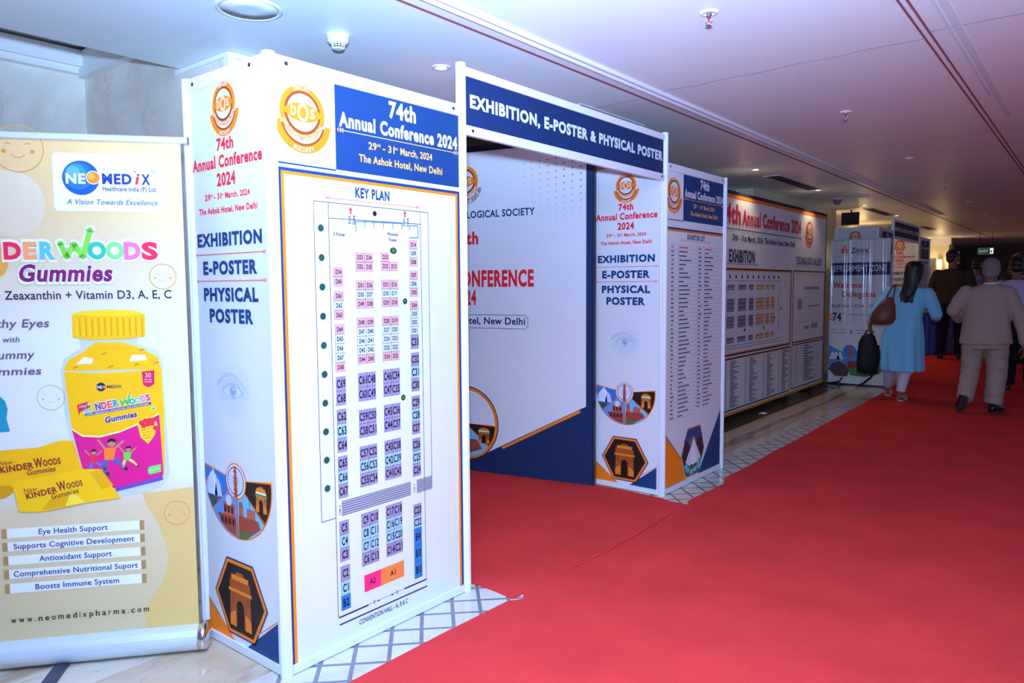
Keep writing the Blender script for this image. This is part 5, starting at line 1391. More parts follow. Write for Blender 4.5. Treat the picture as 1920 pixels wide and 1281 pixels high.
def hand(mb, wrist, d, side, palm, curl=0.35, s=1.0):
    """palm, four unequal curled fingers and a thumb. d = pointing direction, side = towards the thumb, palm = way the palm faces"""
    w = Vector(wrist); d = Vector(d).normalized(); side = Vector(side); side = (side - d * side.dot(d)).normalized(); pn = d.cross(side)
    if pn.dot(Vector(palm)) < 0:
        pn = -pn
    M = Matrix((side, pn, d)).transposed()
    mb.ell(w + d * 0.048 * s, (0.040 * s, 0.016 * s, 0.052 * s), SKIN, M, nu=14, nv=10)
    limb(mb, [w - d * 0.01, w + d * 0.03 * s], [0.024 * s, 0.028 * s], SKIN, n=10, flat=(1, 0.75))
    for i, (off, L) in enumerate(((0.030, 0.070), (0.0105, 0.080), (-0.0095, 0.074), (-0.029, 0.056))):
        p = w + d * 0.085 * s + side * off * s
        a = curl * (0.9 + 0.15 * i)
        pts = [p]; ang = a * 0.5; dd = d
        for seg in (0.45, 0.32, 0.23):
            dd = d * math.cos(ang) + pn * math.sin(ang)
            pts.append(pts[-1] + dd * L * seg * s); ang += a
        limb(mb, pts, [0.0098 * s, 0.0095 * s, 0.0088 * s, 0.0078 * s], SKIN, n=8)
    b = w + d * 0.028 * s + side * 0.028 * s
    limb(mb, [b, b + side * 0.022 * s + d * 0.022 * s + pn * 0.010 * s, b + side * 0.030 * s + d * 0.050 * s + pn * 0.020 * s, b + side * 0.028 * s + d * 0.072 * s + pn * 0.030 * s], [0.014 * s, 0.0125 * s, 0.0110 * s, 0.009 * s], SKIN, n=8)
def shoe(root, heel, toe, h, m, sole, name='shoe', ankle=None, w=0.045):
    mb = MB(); heel, toe = Vector(heel), Vector(toe); d = toe - heel; L = d.length; d = d / L
    up = Vector((0, 0, 1)); s = d.cross(up).normalized(); u = s.cross(d)
    def ring(t, ww, hh):
        c = heel + d * L * t
        return [c + s * ww * math.cos(2 * math.pi * k / 14) + u * (hh / 2 + hh / 2 * math.sin(2 * math.pi * k / 14)) for k in range(14)]
    R = [ring(t, ww, hh) for t, ww, hh in ((-0.02, w * .45, h * .5), (0.03, w * .75, h * .95), (0.18, w * .86, h), (0.42, w * .84, h * .86), (0.65, w * 1.02, h * .62), (0.88, w * .82, h * .45), (0.99, w * .42, h * .30))]
    mb.add([v for r in R for v in r], [(i * 14 + k, i * 14 + (k + 1) % 14, (i + 1) * 14 + (k + 1) % 14, (i + 1) * 14 + k) for i in range(6) for k in range(14)] + [list(range(14))[::-1], list(range(84, 98))], m, True)
    o = mb.build(name, root)
    sl = MB()
    P = [(-0.03, w * .5), (0.1, w * .86), (0.4, w * .80), (0.66, w * 1.06), (0.9, w * .86), (1.01, w * .4)]
    a = [heel + d * L * t + s * q for t, q in P] + [heel + d * L * t - s * q for t, q in P[::-1]]
    n = len(a)
    sl.add([v - u * 0.010 for v in a] + [v + u * 0.006 for v in a], [(i, (i + 1) % n, n + (i + 1) % n, n + i) for i in range(n)] + [list(range(n))[::-1], list(range(n, 2 * n))], sole)
    sl.build('sole', o)
    return o
def cloth(name, col, rough=0.85, bump=0.9, bscale=9, vary=0.05):
    return mat(name, col, rough=rough, spec=0.15, bump=bump, bscale=bscale, vary=vary, vscale=5, stretch=(1, 1, 0.45))

def woman():
    base = (-1.91, 9.89, 0.009); t = thing('person', 'woman in a light blue tunic and white trousers walking away, seen from behind', 'person', base, math.atan2(1.91, 9.89))
    body = MB(); m = SKIN
    hc = (0.137, 0.02, 1.555)
    f = head_parts(body, hc, -0.55, -0.10, t)
    limb(body, [(0.112, 0.0, 1.36), (0.122, 0.005, 1.42), (0.132, 0.01, 1.49)], [0.062, 0.052, 0.054], m)
    body.loft([(0.09, 0, 1.36, 0.10, 0.07), (0.09, 0, 1.31, 0.17, 0.095), (0.09, 0, 1.2, 0.155, 0.10), (0.065, 0, 1.0, 0.125, 0.09), (0.035, 0, 0.85, 0.165, 0.115), (0.025, 0, 0.72, 0.16, 0.11)], m)
    LA = [(-0.125, 0, 1.315), (-0.275, 0.0, 1.04), (-0.318, 0.04, 0.93)]
    RA = [(0.305, 0, 1.305), (0.385, 0.03, 1.045), (0.395, 0.27, 0.985)]
    limb(body, LA, [0.048, 0.036, 0.026], m); limb(body, RA, [0.048, 0.038, 0.026], m)
    hand(body, LA[2], (-0.10, 0.02, -1), (0.0, 1, 0), (1, 0, 0), curl=0.85, s=0.95)
    hand(body, RA[2], (0.05, 1, -0.1), (-1, 0, 0.3), (0, 0, -1), curl=0.3, s=0.95)
    RL = [(0.105, 0, 0.78), (0.085, 0.03, 0.44), (0.035, -0.03, 0.085)]; LL = [(-0.055, 0, 0.78), (-0.085, 0.22, 0.44), (-0.105, 0.42, 0.10)]
    for L, toe in ((RL, (0.075, 0.16, 0.026)), (LL, (-0.10, 0.62, 0.026))):
        limb(body, L, [0.085, 0.052, 0.034], m)
        limb(body, [L[2], (L[2][0], L[2][1] - 0.015, 0.045), toe], [0.034, 0.034, 0.022], m, flat=(1.2, 0.9))
    remesh(body.build('body', t), 0.0075, 2)
    BL = cloth('light_blue_cotton', (132, 212, 246), vary=0.04); WT = cloth('white_cotton', (214, 204, 220))
    k = MB()
    fold = lambda q, a: (0.075 * q * q * math.sin(a * 7 + 3 * q) + 0.05 * q * math.sin(a * 11 + 1.3)) if q > 0.45 else 0.008 * math.sin(a * 5)
    k.loft([(0.105, 0, 1.385, 0.085, 0.065), (0.098, 0, 1.355, 0.165, 0.088), (0.092, 0, 1.31, 0.212, 0.108), (0.092, 0, 1.22, 0.200, 0.122), (0.082, 0, 1.10, 0.180, 0.122), (0.068, 0, 1.0, 0.168, 0.118), (0.050, 0, 0.90, 0.200, 0.142), (0.035, 0.01, 0.75, 0.226, 0.162), (0.040, 0.03, 0.60, 0.226, 0.172), (0.044, 0.05, 0.46, 0.228, 0.18), (0.05, 0.06, 0.355, 0.226, 0.185)], BL, n=56, fold=fold)
    limb(k, [(-0.105, 0, 1.312), (-0.20, 0, 1.17), (-0.275, 0.0, 1.055), (-0.300, 0.02, 0.99)], [0.074, 0.070, 0.062, 0.052], BL)
    limb(k, [(0.29, 0, 1.302), (0.345, 0.01, 1.17), (0.385, 0.03, 1.05), (0.392, 0.15, 1.015)], [0.074, 0.074, 0.070, 0.056], BL)
    remesh(k.build('tunic', t), 0.011, 3)
    w = MB()
    for L, y in ((RL, 0), (LL, 0)):
        a, b, c = [Vector(q) for q in L]
        w.tube([a, (a + b) / 2, b, (b + c) / 2, c + Vector((0, 0, 0.02))], [0.115, 0.098, 0.080, 0.066, 0.052], WT, n=20)
    remesh(w.build('trousers', t), 0.011, 2)
    h = MB()
    Rz = -0.25
    h.loft([(0.135, 0.0, 1.690, 0.035, 0.04), (0.137, -0.005, 1.672, 0.074, 0.085), (0.138, -0.012, 1.625, 0.097, 0.108), (0.137, -0.030, 1.56, 0.103, 0.094), (0.126, -0.045, 1.48, 0.092, 0.078), (0.108, -0.062, 1.41, 0.084, 0.070), (0.092, -0.088, 1.345, 0.080, 0.056), (0.076, -0.118, 1.28, 0.062, 0.036), (0.068, -0.126, 1.235, 0.030, 0.020)], HAIR, n=40, fold=lambda q, a: 0.05 * q * math.sin(a * 9 + 6 * q) + 0.03 * q * math.sin(a * 17))
    for i in range(6):
        u = 0.012 + 0.024 * i
        h.tube([(u + 0.01, -0.10, 1.33), (u - 0.004, -0.125, 1.27), (u + 0.010 * math.sin(i), -0.132, 1.225 - 0.02 * (i % 3)), (u + 0.02 * math.sin(i * 2), -0.13, 1.19 + 0.02 * (i % 2))], [0.024, 0.018, 0.011, 0.004], HAIR, n=8)
    remesh(h.build('hair', t), 0.008, 2)
    SD = mat('pale_sandal', (196, 186, 182), rough=0.5)
    for L, toe in ((RL, (0.085, 0.165, 0.003)), (LL, (-0.10, 0.63, 0.003))):
        hl = Vector((L[2][0], L[2][1] - 0.055, 0.003))
        mb = MB(); d = (Vector(toe) - hl); s = Vector((d.y, -d.x, 0)).normalized()
        q = [hl + s * 0.03, hl + d * 0.4 + s * 0.034, hl + d * 0.75 + s * 0.042, hl + d + s * 0.022, hl + d - s * 0.022, hl + d * 0.75 - s * 0.042, hl + d * 0.4 - s * 0.034, hl - s * 0.03]
        mb.prism([(v.x, v.y) for v in q], 0.0, 0.016, SD); o = mb.build('sandal', t)
        mb = MB()
        for tt in (0.12, 0.62):
            c = hl + d * tt
            mb.tube([c + s * 0.040 + Vector((0, 0, 0.014)), c + s * 0.036 + Vector((0, 0, 0.052)), c + Vector((0, 0, 0.070 if tt < 0.3 else 0.058)), c - s * 0.036 + Vector((0, 0, 0.052)), c - s * 0.040 + Vector((0, 0, 0.014))], 0.006, SD, n=8)
        mb.build('strap', o)
    mb = MB(); mb.lathe([(0.0295, -0.006), (0.033, -0.003), (0.033, 0.003), (0.0295, 0.006), (0.0295, -0.006)], mat('gold_bangle', (226, 186, 96), rough=0.2, metal=1.0), c=(-0.316, 0.035, 0.945), n=24, ring=True); mb.build('bangle', t)
    # shoulder bag
    LB = mat('brown_leather', (104, 54, 32), rough=0.45, bump=0.2, bscale=40, vary=0.1)
    b = thing('shoulder_bag', "brown leather bag hanging from the walking woman's left shoulder", 'bag', base, math.atan2(1.91, 9.89))
    mb = MB(); mb.loft([(-0.195, -0.16, 0.925, 0.04, 0.02), (-0.190, -0.16, 0.94, 0.115, 0.05), (-0.180, -0.16, 1.00, 0.140, 0.066), (-0.165, -0.155, 1.08, 0.125, 0.060), (-0.140, -0.15, 1.17, 0.090, 0.044), (-0.118, -0.145, 1.235, 0.052, 0.024), (-0.110, -0.14, 1.26, 0.02, 0.012)], LB, n=36, fold=lambda q, a: 0.03 * math.sin(a * 5 + q * 9)); mb.build('bag_body', b)
    mb = MB(); mb.tube([(-0.185, -0.155, 1.10), (-0.145, -0.145, 1.26), (-0.095, -0.085, 1.375), (-0.070, 0.0, 1.402), (-0.075, 0.06, 1.375)], 0.009, LB, n=8)
    mb.tube([(-0.080, -0.16, 1.08), (-0.072, -0.15, 1.25), (-0.058, -0.085, 1.380), (-0.050, 0.0, 1.405), (-0.060, 0.06, 1.375)], 0.009, LB, n=8); mb.build('handle', b)
    mb = MB()
    for p in ((-0.172, -0.165, 1.14), (-0.077, -0.168, 1.13)):
        mb.lathe([(0.008, -0.003), (0.013, -0.003), (0.013, 0.003), (0.008, 0.003), (0.008, -0.003)], CHROME, c=p, n=16, ring=True)
    mb.build('ring', b)
    # backpack in the left hand
    BK = mat('black_nylon', (20, 20, 26), rough=0.7, bump=0.2, bscale=60, vary=0.1)
    b = thing('backpack', "black backpack carried by its loop in the walking woman's left hand", 'backpack', base, math.atan2(1.91, 9.89))
    mb = MB(); mb.loft([(-0.335, 0.045, 0.30, 0.05, 0.03), (-0.335, 0.045, 0.315, 0.11, 0.075), (-0.335, 0.045, 0.40, 0.122, 0.090), (-0.338, 0.045, 0.56, 0.120, 0.088), (-0.340, 0.045, 0.70, 0.105, 0.072), (-0.335, 0.045, 0.78, 0.070, 0.05), (-0.330, 0.045, 0.805, 0.03, 0.02)], BK, n=36, fold=lambda q, a: 0.02 * math.sin(a * 4 + q * 7)); mb.build('pack', b)
    mb = MB(); mb.loft([(-0.345, -0.045, 0.34, 0.06, 0.02), (-0.345, -0.050, 0.36, 0.088, 0.04), (-0.345, -0.050, 0.50, 0.088, 0.04), (-0.345, -0.040, 0.56, 0.06, 0.02)], BK, n=28); mb.build('front_pocket', b)
    mb = MB(); mb.tube([(-0.375, 0.05, 0.790), (-0.362, 0.052, 0.835), (-0.335, 0.054, 0.848), (-0.308, 0.052, 0.832), (-0.300, 0.05, 0.790)], 0.009, BK, n=8); mb.build('grab_loop', b)
    mb = MB(); mb.tube([(-0.225, 0.06, 0.66), (-0.215, 0.08, 0.5), (-0.235, 0.06, 0.36), (-0.30, 0.0, 0.26), (-0.38, -0.06, 0.19), (-0.44, -0.10, 0.165)], [0.016, 0.018, 0.016, 0.012, 0.012, 0.012], BK, n=8, flat=(1, 0.4)); mb.build('shoulder_strap', b)
woman()

def elder():
    base = (-1.0, 9.48, 0.013); t = thing('person', 'grey haired man in a beige suit walking away, seen from behind', 'person', base, math.atan2(1.0, 9.48)); t.rotation_euler[1] = -0.035; t.scale = (0.96, 1, 1)
    body = MB(); m = SKIN
    head_parts(body, (0.106, 0.02, 1.545), -0.12, -0.08, t, s=1.06)
    limb(body, [(0.10, 0.0, 1.37), (0.105, 0.005, 1.43), (0.106, 0.01, 1.49)], [0.07, 0.060, 0.060], m)
    body.loft([(0.085, 0, 1.37, 0.11, 0.08), (0.075, 0, 1.32, 0.19, 0.105), (0.07, 0, 1.2, 0.175, 0.115), (0.06, 0, 1.0, 0.165, 0.12), (0.055, 0, 0.86, 0.165, 0.12), (0.05, 0, 0.78, 0.16, 0.11)], m)
    LA = [(-0.155, 0, 1.31), (-0.255, -0.02, 1.12), (-0.17, 0.20, 1.0)]; RA = [(0.285, 0, 1.29), (0.365, -0.01, 1.03), (0.412, 0.02, 0.745)]
    limb(body, LA, [0.05, 0.04, 0.028], m); limb(body, RA, [0.05, 0.04, 0.027], m)
    hand(body, LA[2], (0.4, 1, -0.2), (0, 0, 1), (1, 0, 0), curl=0.5)
    hand(body, RA[2], (0.02, 0.10, -1), (-0.3, 1, 0), (-1, -0.2, 0), curl=0.30)
    LL = [(-0.065, 0, 0.80), (-0.095, 0.02, 0.44), (-0.148, -0.20, 0.165)]; RL = [(0.165, 0, 0.80), (0.158, 0.03, 0.42), (0.120, 0.0, 0.09)]
    limb(body, LL, [0.09, 0.056, 0.038], m); limb(body, RL, [0.09, 0.056, 0.038], m)
    remesh(body.build('body', t), 0.008, 2)
    BG = cloth('beige_suit_cloth', (164, 146, 134), bump=0.9, bscale=8, vary=0.03)
    j = MB()
    j.loft([(0.095, 0, 1.405, 0.085, 0.072), (0.088, 0, 1.375, 0.165, 0.095), (0.075, 0, 1.335, 0.240, 0.118), (0.07, 0, 1.25, 0.245, 0.138), (0.062, 0, 1.12, 0.232, 0.145), (0.056, 0, 1.0, 0.232, 0.150), (0.054, -0.005, 0.88, 0.246, 0.160), (0.052, -0.008, 0.79, 0.256, 0.165), (0.054, -0.008, 0.752, 0.258, 0.165)], BG, n=48, fold=lambda q, a: 0.012 * math.sin(a * 6 + 8 * q) * q)
    limb(j, [(-0.135, 0, 1.318), (-0.205, -0.01, 1.22), (-0.262, -0.02, 1.125), (-0.215, 0.12, 1.03)], [0.082, 0.080, 0.072, 0.058], BG)
    limb(j, [(0.265, 0, 1.300), (0.325, -0.005, 1.16), (0.368, -0.01, 1.03), (0.405, 0.01, 0.87), (0.414, 0.02, 0.775)], [0.082, 0.078, 0.070, 0.062, 0.056], BG)
    remesh(j.build('jacket', t), 0.011, 3)
    mb = MB(); mb.loft([(0.103, 0.0, 1.392, 0.078, 0.074), (0.103, 0.0, 1.418, 0.074, 0.072)], cloth('shirt_collar_white', (218, 216, 226)), n=32); mb.build('shirt_collar', t)
    tr = MB()
    tr.loft([(0.052, 0, 0.86, 0.20, 0.145), (0.052, -0.005, 0.78, 0.225, 0.155), (0.05, 0, 0.70, 0.222, 0.150)], BG, n=40)
    for L, r in ((LL, (0.122, 0.108, 0.098, 0.092, 0.085)), (RL, (0.122, 0.112, 0.105, 0.098, 0.094))):
        a, b, c = [Vector(q) for q in L]
        pts = []; rs = []
        for i in range(17):
            q = i / 16
            p = a.lerp(b, q * 2) if q < 0.5 else b.lerp(c, q * 2 - 1)
            k = q * 4; i0 = min(3, int(k)); rr = r[i0] + (r[i0 + 1] - r[i0]) * (k - i0)
            pts.append(p + Vector((0.004 * math.sin(i * 2.3), 0.006 * math.sin(i * 1.9), 0))); rs.append(rr * (1 + 0.035 * math.sin(i * 2.6) * q))
        tr.tube(pts, rs, BG, n=22)
    remesh(tr.build('trousers', t), 0.011, 2)
    h = MB()
    c = Vector((0.106, 0.0, 1.575))
    h.ell(c + Vector((0, -0.012, 0.012)), (0.092, 0.102, 0.106), GREYHAIR); h.ell(c + Vector((0, -0.045, -0.055)), (0.080, 0.062, 0.065), GREYHAIR); h.ell(c + Vector((0, -0.035, 0.03)), (0.090, 0.085, 0.080), GREYHAIR)
    remesh(h.build('hair', t), 0.009, 2)
    BS, SO = mat('black_leather', (24, 22, 26), rough=0.35), mat('dark_grey_sole', (58, 58, 68), rough=0.7)
    shoe(t, (0.100, -0.075, 0.012), (0.215, 0.185, 0.012), 0.10, BS, SO)
    shoe(t, (-0.142, -0.265, 0.190), (-0.205, -0.140, 0.014), 0.09, BS, SO)
elder()

def bystander(label, base, rz, H, hair_m, top, trou, headyaw=0.0, lean=0.0, short=False, stride=0.10, arms=None, collar=None, ht=0.0, build=1.0):
    """a standing or walking figure of height H"""
    t = thing('person', label, 'person', base, rz); s = H / 1.75; b = build
    body = MB(); m = SKIN
    V = lambda x, y, z: Vector((x * s * b + lean * max(0, z - 0.9) * s, y * s, z * s))
    head_parts(body, V(0, 0.03, 1.625), headyaw, ht, t, s=1.03 * s)
    limb(body, [V(0, 0, 1.43), V(0, 0.008, 1.49), V(0, 0.015, 1.56)], [0.068 * s, 0.058 * s, 0.058 * s], m)
    def L3(q): return [(V(*p[:3]).x, V(*p[:3]).y, p[2] * s, p[3] * s * b, p[4] * s) for p in q]
    body.loft(L3([(0, 0, 1.43, .10, .075), (0, 0, 1.38, .175, .10), (0, 0, 1.25, .165, .11), (0, 0, 1.05, .145, .105), (0, 0, 0.92, .16, .115), (0, 0, 0.82, .15, .105)]), m)
    A = arms or {-1: [(-.205, 0, 1.37), (-.265, -.02, 1.09), (-.25, .10, .86)], 1: [(.205, 0, 1.37), (.265, -.02, 1.09), (.26, .08, .85)]}
    arm = {}
    for sg in (-1, 1):
        P = [V(*q) for q in A[sg]]; arm[sg] = P
        limb(body, P, [0.05 * s, 0.040 * s, 0.028 * s], m)
        d = P[2] - P[1]; hand(body, P[2], d + Vector((0, 0.05, -0.05)), (-sg * .4, 1, 0), (-sg, 0, 0), curl=0.4, s=s)
    legs = {sg: [V(sg * .095, 0, .86), V(sg * .105, sg * stride * .6 + .03, .47), V(sg * .11, sg * stride, .085)] for sg in (-1, 1)}
    for sg in (-1, 1):
        limb(body, legs[sg], [0.088 * s, 0.055 * s, 0.038 * s], m)
    remesh(body.build('body', t), 0.0095, 2)
    j = MB()
    hem = 0.90 if short else 0.80
    j.loft(L3([(0, 0, 1.455, .082, .07), (0, 0, 1.43, .155, .09), (0, 0, 1.39, .222, .112), (0, 0, 1.28, .220, .130), (0, 0, 1.12, .205, .132), (0, 0, 1.0, .205, .136), (0, 0, hem, .215, .145)]), top, n=40, fold=lambda q, a: 0.015 * q * math.sin(a * 6 + 5 * q))
    for sg in (-1, 1):
        P = arm[sg]
        if short:
            e = P[0].lerp(P[1], 0.80); limb(j, [P[0] - Vector((sg * .015, 0, 0)), P[0].lerp(P[1], .45), e], [0.078 * s, 0.074 * s, 0.072 * s], top)
        else:
            limb(j, [P[0] - Vector((sg * .015, 0, 0)), P[0].lerp(P[1], .5), P[1], P[1].lerp(P[2], .9)], [0.078 * s, 0.072 * s, 0.064 * s, 0.05 * s], top)
    remesh(j.build('shirt' if short else 'jacket', t), 0.013, 3)
    tr = MB()
    tr.loft(L3([(0, 0, .95, .185, .125), (0, 0, .86, .20, .135), (0, 0, .76, .20, .13)]), trou, n=32)
    for sg in (-1, 1):
        a, bb, c = legs[sg]; tr.tube([a, a.lerp(bb, .5), bb, bb.lerp(c, .5), c - Vector((0, 0, 0.01))], [0.115 * s, 0.10 * s, 0.088 * s, 0.08 * s, 0.074 * s], trou, n=18)
    remesh(tr.build('trousers', t), 0.013, 2)
    h = MB(); R = Matrix.Rotation(headyaw, 3, 'Z'); c = V(0, 0.03, 1.625) + Vector((0, 0, 0.03 * s))
    g = lambda x, y, z: c + R @ Vector((x * s, y * s, z * s))
    h.ell(g(0, -0.022, 0.022), (0.088 * s, 0.100 * s, 0.092 * s), hair_m, R); h.ell(g(0, -0.058, -0.045), (0.074 * s, 0.050 * s, 0.062 * s), hair_m, R)
    remesh(h.build('hair', t), 0.010, 2)
    BS, SO = mat('black_leather', (24, 22, 26), rough=0.35), mat('dark_grey_sole', (58, 58, 68), rough=0.7)
    for sg in (-1, 1):
        c = legs[sg][2]; shoe(t, (c.x, c.y - 0.07, 0.011), (c.x + sg * 0.03, c.y + 0.19, 0.011), 0.09, BS, SO)
    return t
DKT = cloth('dark_trouser_cloth', (26, 26, 40))
bystander('man in a white short sleeved shirt hidden behind the man in beige, at right', (-0.83, 11.9, 0.009), math.atan2(0.85, 11.9), 1.76, HAIR, cloth('white_shirt', (196, 190, 222)), cloth('dark_trouser_cloth', (26, 26, 40)), headyaw=0.3, short=True, stride=0.2, build=1.08, lean=-0.12)
bystander('man in a brown jacket and dark trousers standing by the blue table', (-1.90, 13.72, 0.209), math.atan2(1.9, 13.7) - 0.15, 1.75, HAIR, cloth('brown_jacket', (66, 50, 40)), DKT, headyaw=-0.75, ht=-0.25, short=True, stride=0.06, build=1.12)
bystander('person in a lilac shirt mostly hidden between the brown jacket and the beige suit', (-1.86, 16.2, 0.209), 0.1, 1.66, HAIR, cloth('lilac_shirt', (128, 122, 170)), DKT, short=True, stride=0.05)
bystander('person in black at the right edge, beyond the white shirt', (-0.92, 14.9, 0.209), 0.05, 1.66, HAIR, cloth('black_jacket', (24, 22, 30)), DKT, stride=0.05, build=1.1)

# ================================================================== FAR END FURNITURE
def skirted_table():
    t = thing('skirted_table', 'table with a blue pleated skirt beside the brown jacketed man', 'table', (-2.27, 14.80, 0.21))
    BLU = mat('royal_blue_satin', (28, 38, 142), rough=0.45, bump=0.1)
    P = []; n = 120; w, l = 0.19, 0.50
    def pt(q):
        q *= 2 * (2 * w + 2 * l)
        for a, (dx, dy), (x, y) in ((2 * w, (1, 0), (-w, -l)), (2 * l, (0, 1), (w, -l)), (2 * w, (-1, 0), (w, l)), (2 * l, (0, -1), (-w, l))):
            if q <= a: return (x + dx * q, y + dy * q)
            q -= a
        return (-w, -l)
    vs = []
    for i in range(n):
        x, y = pt(i / n); k = 1 + 0.025 * math.sin(i * 1.7)
        vs += [(x * (1.0 + .01 * math.sin(i * 1.7)), y * (1 + .01 * math.sin(i * 1.7)), 0.725), (x * k * 1.03, y * k * 1.03, 0.012)]
    mb = MB(); mb.add(vs, [(2 * i, 2 * ((i + 1) % n), 2 * ((i + 1) % n) + 1, 2 * i + 1) for i in range(n)], BLU, True); mb.build('table_skirt', t)
    mb = MB(); mb.box(-w - .012, -l - .012, 0.7255, w + .012, l + .012, 0.75, mat('cream_tabletop', (214, 196, 170), rough=0.5)); mb.build('tabletop', t, bevel=0.004)
    for x in (-.14, .14):
        for y in (-.42, .42):
            mb = MB(); mb.tube([(x, y, 0.012), (x, y, 0.724)], 0.016, DARK, n=8); mb.build('leg', t)
    z = 0.961
    b = thing('tent_card', 'white folded card standing on the blue skirted table', 'card', (-2.22, 14.52, z))
    mb = MB(); mb.add([(-.06, -.04, 0), (.06, -.04, 0), (.06, 0, .16), (-.06, 0, .16), (-.06, .04, 0), (.06, .04, 0)], [(0, 1, 2, 3), (3, 2, 5, 4)], WHITE); mb.build('card', b)
    b = thing('paper_cup', 'slim white paper cup standing beside the folded card', 'cup', (-2.16, 14.40, z))
    mb = MB(); mb.lathe([(0.022, 0), (0.032, 0.11), (0.033, 0.112), (0.0315, 0.11), (0.021, 0.004)], WHITE, n=20); mb.build('cup', b)
    b = thing('phone', 'dark phone lying on the blue skirted table', 'phone', (-2.32, 14.42, z))
    mb = MB(); mb.box(-.04, -.08, 0, .04, .08, .009, DARK); mb.build('body', b, bevel=0.003)
skirted_table()
def wall_mirror():
    t = thing('display_cabinet', 'glass fronted cabinet with small glowing lamps beside the far panel tower', 'cabinet', (-3.30, 18.6, 0.202))
    FRM = mat('silver_cream_frame', (196, 190, 176), rough=0.4)
    mb = MB(); mb.box(-.32, 0.0, 0, .34, .35, 0.95, ENDW); mb.build('base_unit', t)
    mb = MB(); mb.box(-.32, 0.30, 0.952, .34, .35, 1.80, FRM); mb.build('back_board', t)
    mb = MB()
    pts = [(-.22, 0.28, 0.955), (-.22, 0.28, 1.62), (-.18, 0.28, 1.68), (.18, 0.28, 1.68), (.22, 0.28, 1.62), (.22, 0.28, 0.955)]
    mb.tube(pts, 0.018, DARK, n=8); mb.build('arched_frame', t)
    for i, z in enumerate((1.02, 1.18, 1.34)):
        mb = MB(); mb.box(-.20, 0.02, z - .02, .20, 0.29, z - .008, mat('glass_shelf', (90, 80, 66), rough=0.2)); s = mb.build('shelf', t)
        mb = MB()
        for x in (-.12, 0.0, .12):
            mb.ell((x, 0.06, z + .02), (0.028, 0.028, 0.026), mat('amber_lamp', (255, 196, 110), emit=3.0), nu=12, nv=8)
        mb.build('lamp', s)
wall_mirror()
def sconce(x, y, z, label):
    t = thing('wall_lamp', label, 'wall lamp', (x, y, z), -math.pi / 2, group='glowing wall lamps')
    mb = MB(); mb.tube([(-0.08, 0, 0), (-0.01, 0, 0)], [0.05, 0.03], mat('brass', (180, 140, 70), rough=0.3, metal=1.0), n=16); mb.build('bracket', t)
    mb = MB(); mb.lathe([(0.045, -0.12), (0.06, 0.0), (0.045, 0.13)], mat('warm_shade', (255, 214, 140), emit=2.2), c=(0.04, 0, 0), n=20); mb.build('shade', t)
    l = lamp('lamp_glow', 'POINT', (0.12, 0, 0.05), 15.0, (1.0, 0.68, 0.36), shadow_soft_size=0.06); l.parent = t
sconce(-3.33, 21.918, 1.92, 'warm glowing wall lamp on the cream wall beyond the far tower')
def cove(x, y, z, label):
    t = thing('wall_lamp', label, 'wall lamp', (x, y, z), group='warm lamps hidden behind the far gate')
    mb = MB(); mb.box(-0.04, -0.04, -0.12, 0.04, 0.04, 0.12, mat('warm_shade', (255, 214, 140), emit=2.2)); mb.build('shade', t, bevel=0.01)
    mb = MB(); mb.box(-0.07, -0.03, -0.04, -0.041, 0.03, 0.04, DARK); mb.build('bracket', t)
    l = lamp('lamp_glow', 'POINT', (0.10, 0, 0), 9.0, (1.0, 0.62, 0.26), shadow_soft_size=0.06); l.parent = t
cove(-3.83, 12.75, 2.05, 'warm lamp on the white wall beside the refreshment banner')
cove(-3.83, 15.6, 2.22, 'warm lamp on the white wall past the far panel tower')
t = thing('wall_screen', 'small dark screen high on the wall above the refreshment banner', 'screen', (-3.19, 12.63, 2.47))
mb = MB(); mb.box(-0.14, 0.0, -0.10, 0.12, 0.05, 0.10, mat('screen_black', (22, 22, 26), rough=0.3)); mb.build('case', t, bevel=0.004)
mb = MB(); mb.tube([(0, 0.03, 0.10), (0, 0.03, 0.135)], 0.012, DARK, n=10); mb.build('ceiling_bracket', t)
mb = MB(); mb.box(-0.125, -0.002, -0.085, 0.105, -0.0005, 0.085, mat('screen_glass', (34, 36, 44), rough=0.15)); mb.build('glass', t)
for (x, z, w, h, lab) in ((-3.30, 1.95, 0.30, 0.62, 'dark framed picture on the brown end wall, left of the exit sign'), (-2.05, 1.72, 0.26, 0.32, 'small dark framed picture on the brown end wall, right of the exit sign')):
    t = thing('framed_picture', lab, 'picture', (x, END - 0.001, z), group='pictures on the brown end wall')
    mb = MB(); mb.box(-w / 2, -0.03, -h / 2, w / 2, 0.0, h / 2, mat('dark_frame', (40, 30, 28))); mb.build('frame', t)
    mb = MB(); mb.box(-w / 2 + .03, -0.032, -h / 2 + .03, w / 2 - .03, -0.0305, h / 2 - .03, mat('picture_grey', (62, 56, 58))); mb.build('print', t)
t = thing('counter', 'long dark counter standing before the brown end wall', 'counter', (-2.4, 25.2, 0.21))
mb = MB(); mb.box(-0.8, 0, 0, 1.6, 0.7, 1.05, mat('dark_wood', (48, 34, 30), rough=0.4)); mb.build('cabinet', t)
mb = MB(); mb.box(-0.85, -0.05, 1.052, 1.65, 0.75, 1.09, mat('counter_top', (92, 84, 84), rough=0.3)); mb.build('worktop', t)
mb = MB(); mb.box(-0.6, 0.3, 1.092, 1.4, 0.68, 1.55, mat('dark_hood', (40, 34, 34), rough=0.4)); mb.build('hutch', t)
t = thing('pillar_lamp', 'slim white standing tube lamp by the brown end wall', 'lamp', (-3.22, 24.0, 0.2))
mb = MB(); mb.lathe([(0.12, 0), (0.12, 0.02), (0.02, 0.03)], DARK, n=20); mb.build('base', t)
mb = MB(); mb.tube([(0, 0, 0.03), (0, 0, 1.78)], 0.015, DARK, n=10); mb.build('stem', t)
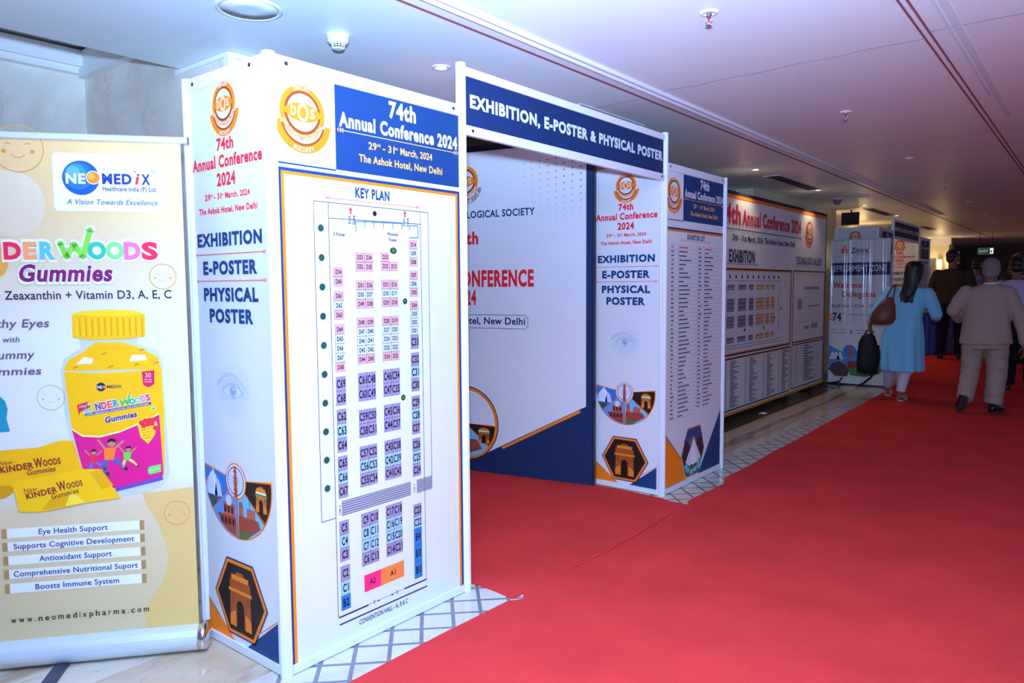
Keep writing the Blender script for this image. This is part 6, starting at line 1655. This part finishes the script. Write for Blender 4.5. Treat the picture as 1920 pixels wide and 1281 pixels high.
mb = MB(); mb.tube([(0, 0, 1.782), (0, 0, 2.12)], 0.035, mat('white_tube', (226, 220, 224), emit=0.3), n=14); mb.build('tube', t)

def plant():
    t = thing('potted_plant', 'tall plant with shiny pale leaves in a dark pot at the right edge', 'plant', (-0.93, 13.62, 0.21))
    mb = MB(); mb.lathe([(0.15, 0), (0.19, 0.38), (0.20, 0.42), (0.18, 0.42), (0.17, 0.36)], mat('dark_pot', (30, 28, 32), rough=0.35), n=28); mb.build('pot', t)
    mb = MB(); mb.tube([(0, 0, 0.36), (0.01, 0, 0.9), (0, 0.01, 1.35), (0.0, 0, 1.70)], [0.022, 0.018, 0.014, 0.008], mat('bark', (58, 44, 34), rough=0.8), n=10); mb.build('stem', t)
    rnd = random.Random(11); mb = MB()
    ms = [mat('shiny_leaf_pale', (214, 202, 150), rough=0.22, spec=0.8), mat('shiny_leaf_green', (92, 104, 52), rough=0.25, spec=0.7)]
    for i in range(150):
        q = rnd.random(); z = 0.75 + 0.95 * q; R = (0.30 * (1 - q) ** 0.7 + 0.06) * rnd.uniform(0.35, 1); a = rnd.uniform(0, 6.283)
        c = Vector((R * math.cos(a), R * math.sin(a), z)); d = Vector((math.cos(a), math.sin(a), rnd.uniform(-0.5, 0.3))).normalized(); s = d.cross(Vector((0, 0, 1))).normalized(); u = s.cross(d)
        L, w = rnd.uniform(0.10, 0.16), rnd.uniform(0.025, 0.04)
        P = [c, c + d * L * .3 + s * w + u * .012, c + d * L * .7 + s * w * .8 + u * .008, c + d * L - u * .02, c + d * L * .7 - s * w * .8 + u * .008, c + d * L * .3 - s * w + u * .012, c + d * L * .5 + u * .0]
        mb.add(P, [(0, 1, 6), (1, 2, 6), (2, 3, 6), (3, 4, 6), (4, 5, 6), (5, 0, 6)], ms[0 if rnd.random() < 0.6 else 1], True)
    mb.build('foliage', t)
    mb = MB()
    for i in range(14):
        q = i / 14; a = i * 2.4; R = 0.24 * (1 - q) ** 0.7 + 0.03; z = 0.80 + 0.88 * q
        mb.tube([(0, 0, z - 0.05), (R * .6 * math.cos(a), R * .6 * math.sin(a), z), (R * math.cos(a), R * math.sin(a), z + 0.01)], [0.008, 0.005, 0.003], MATS['bark'], n=6)
    mb.build('branches', t)
plant()
mb = MB(); rnd = random.Random(2)
vs = [(-2.91 + 0.022 * i + rnd.uniform(-.005, .005), 7.96 + 0.03 * j + rnd.uniform(-.005, .005), 0.002 + rnd.uniform(0, 0.014)) for j in range(4) for i in range(4)]
mb.add(vs, [(j * 4 + i, j * 4 + i + 1, j * 4 + i + 5, j * 4 + i + 4) for j in range(3) for i in range(3)], WHITE)
mb.build('paper_scrap', label='crumpled scrap of white paper on the floor below the notice board', category='paper')
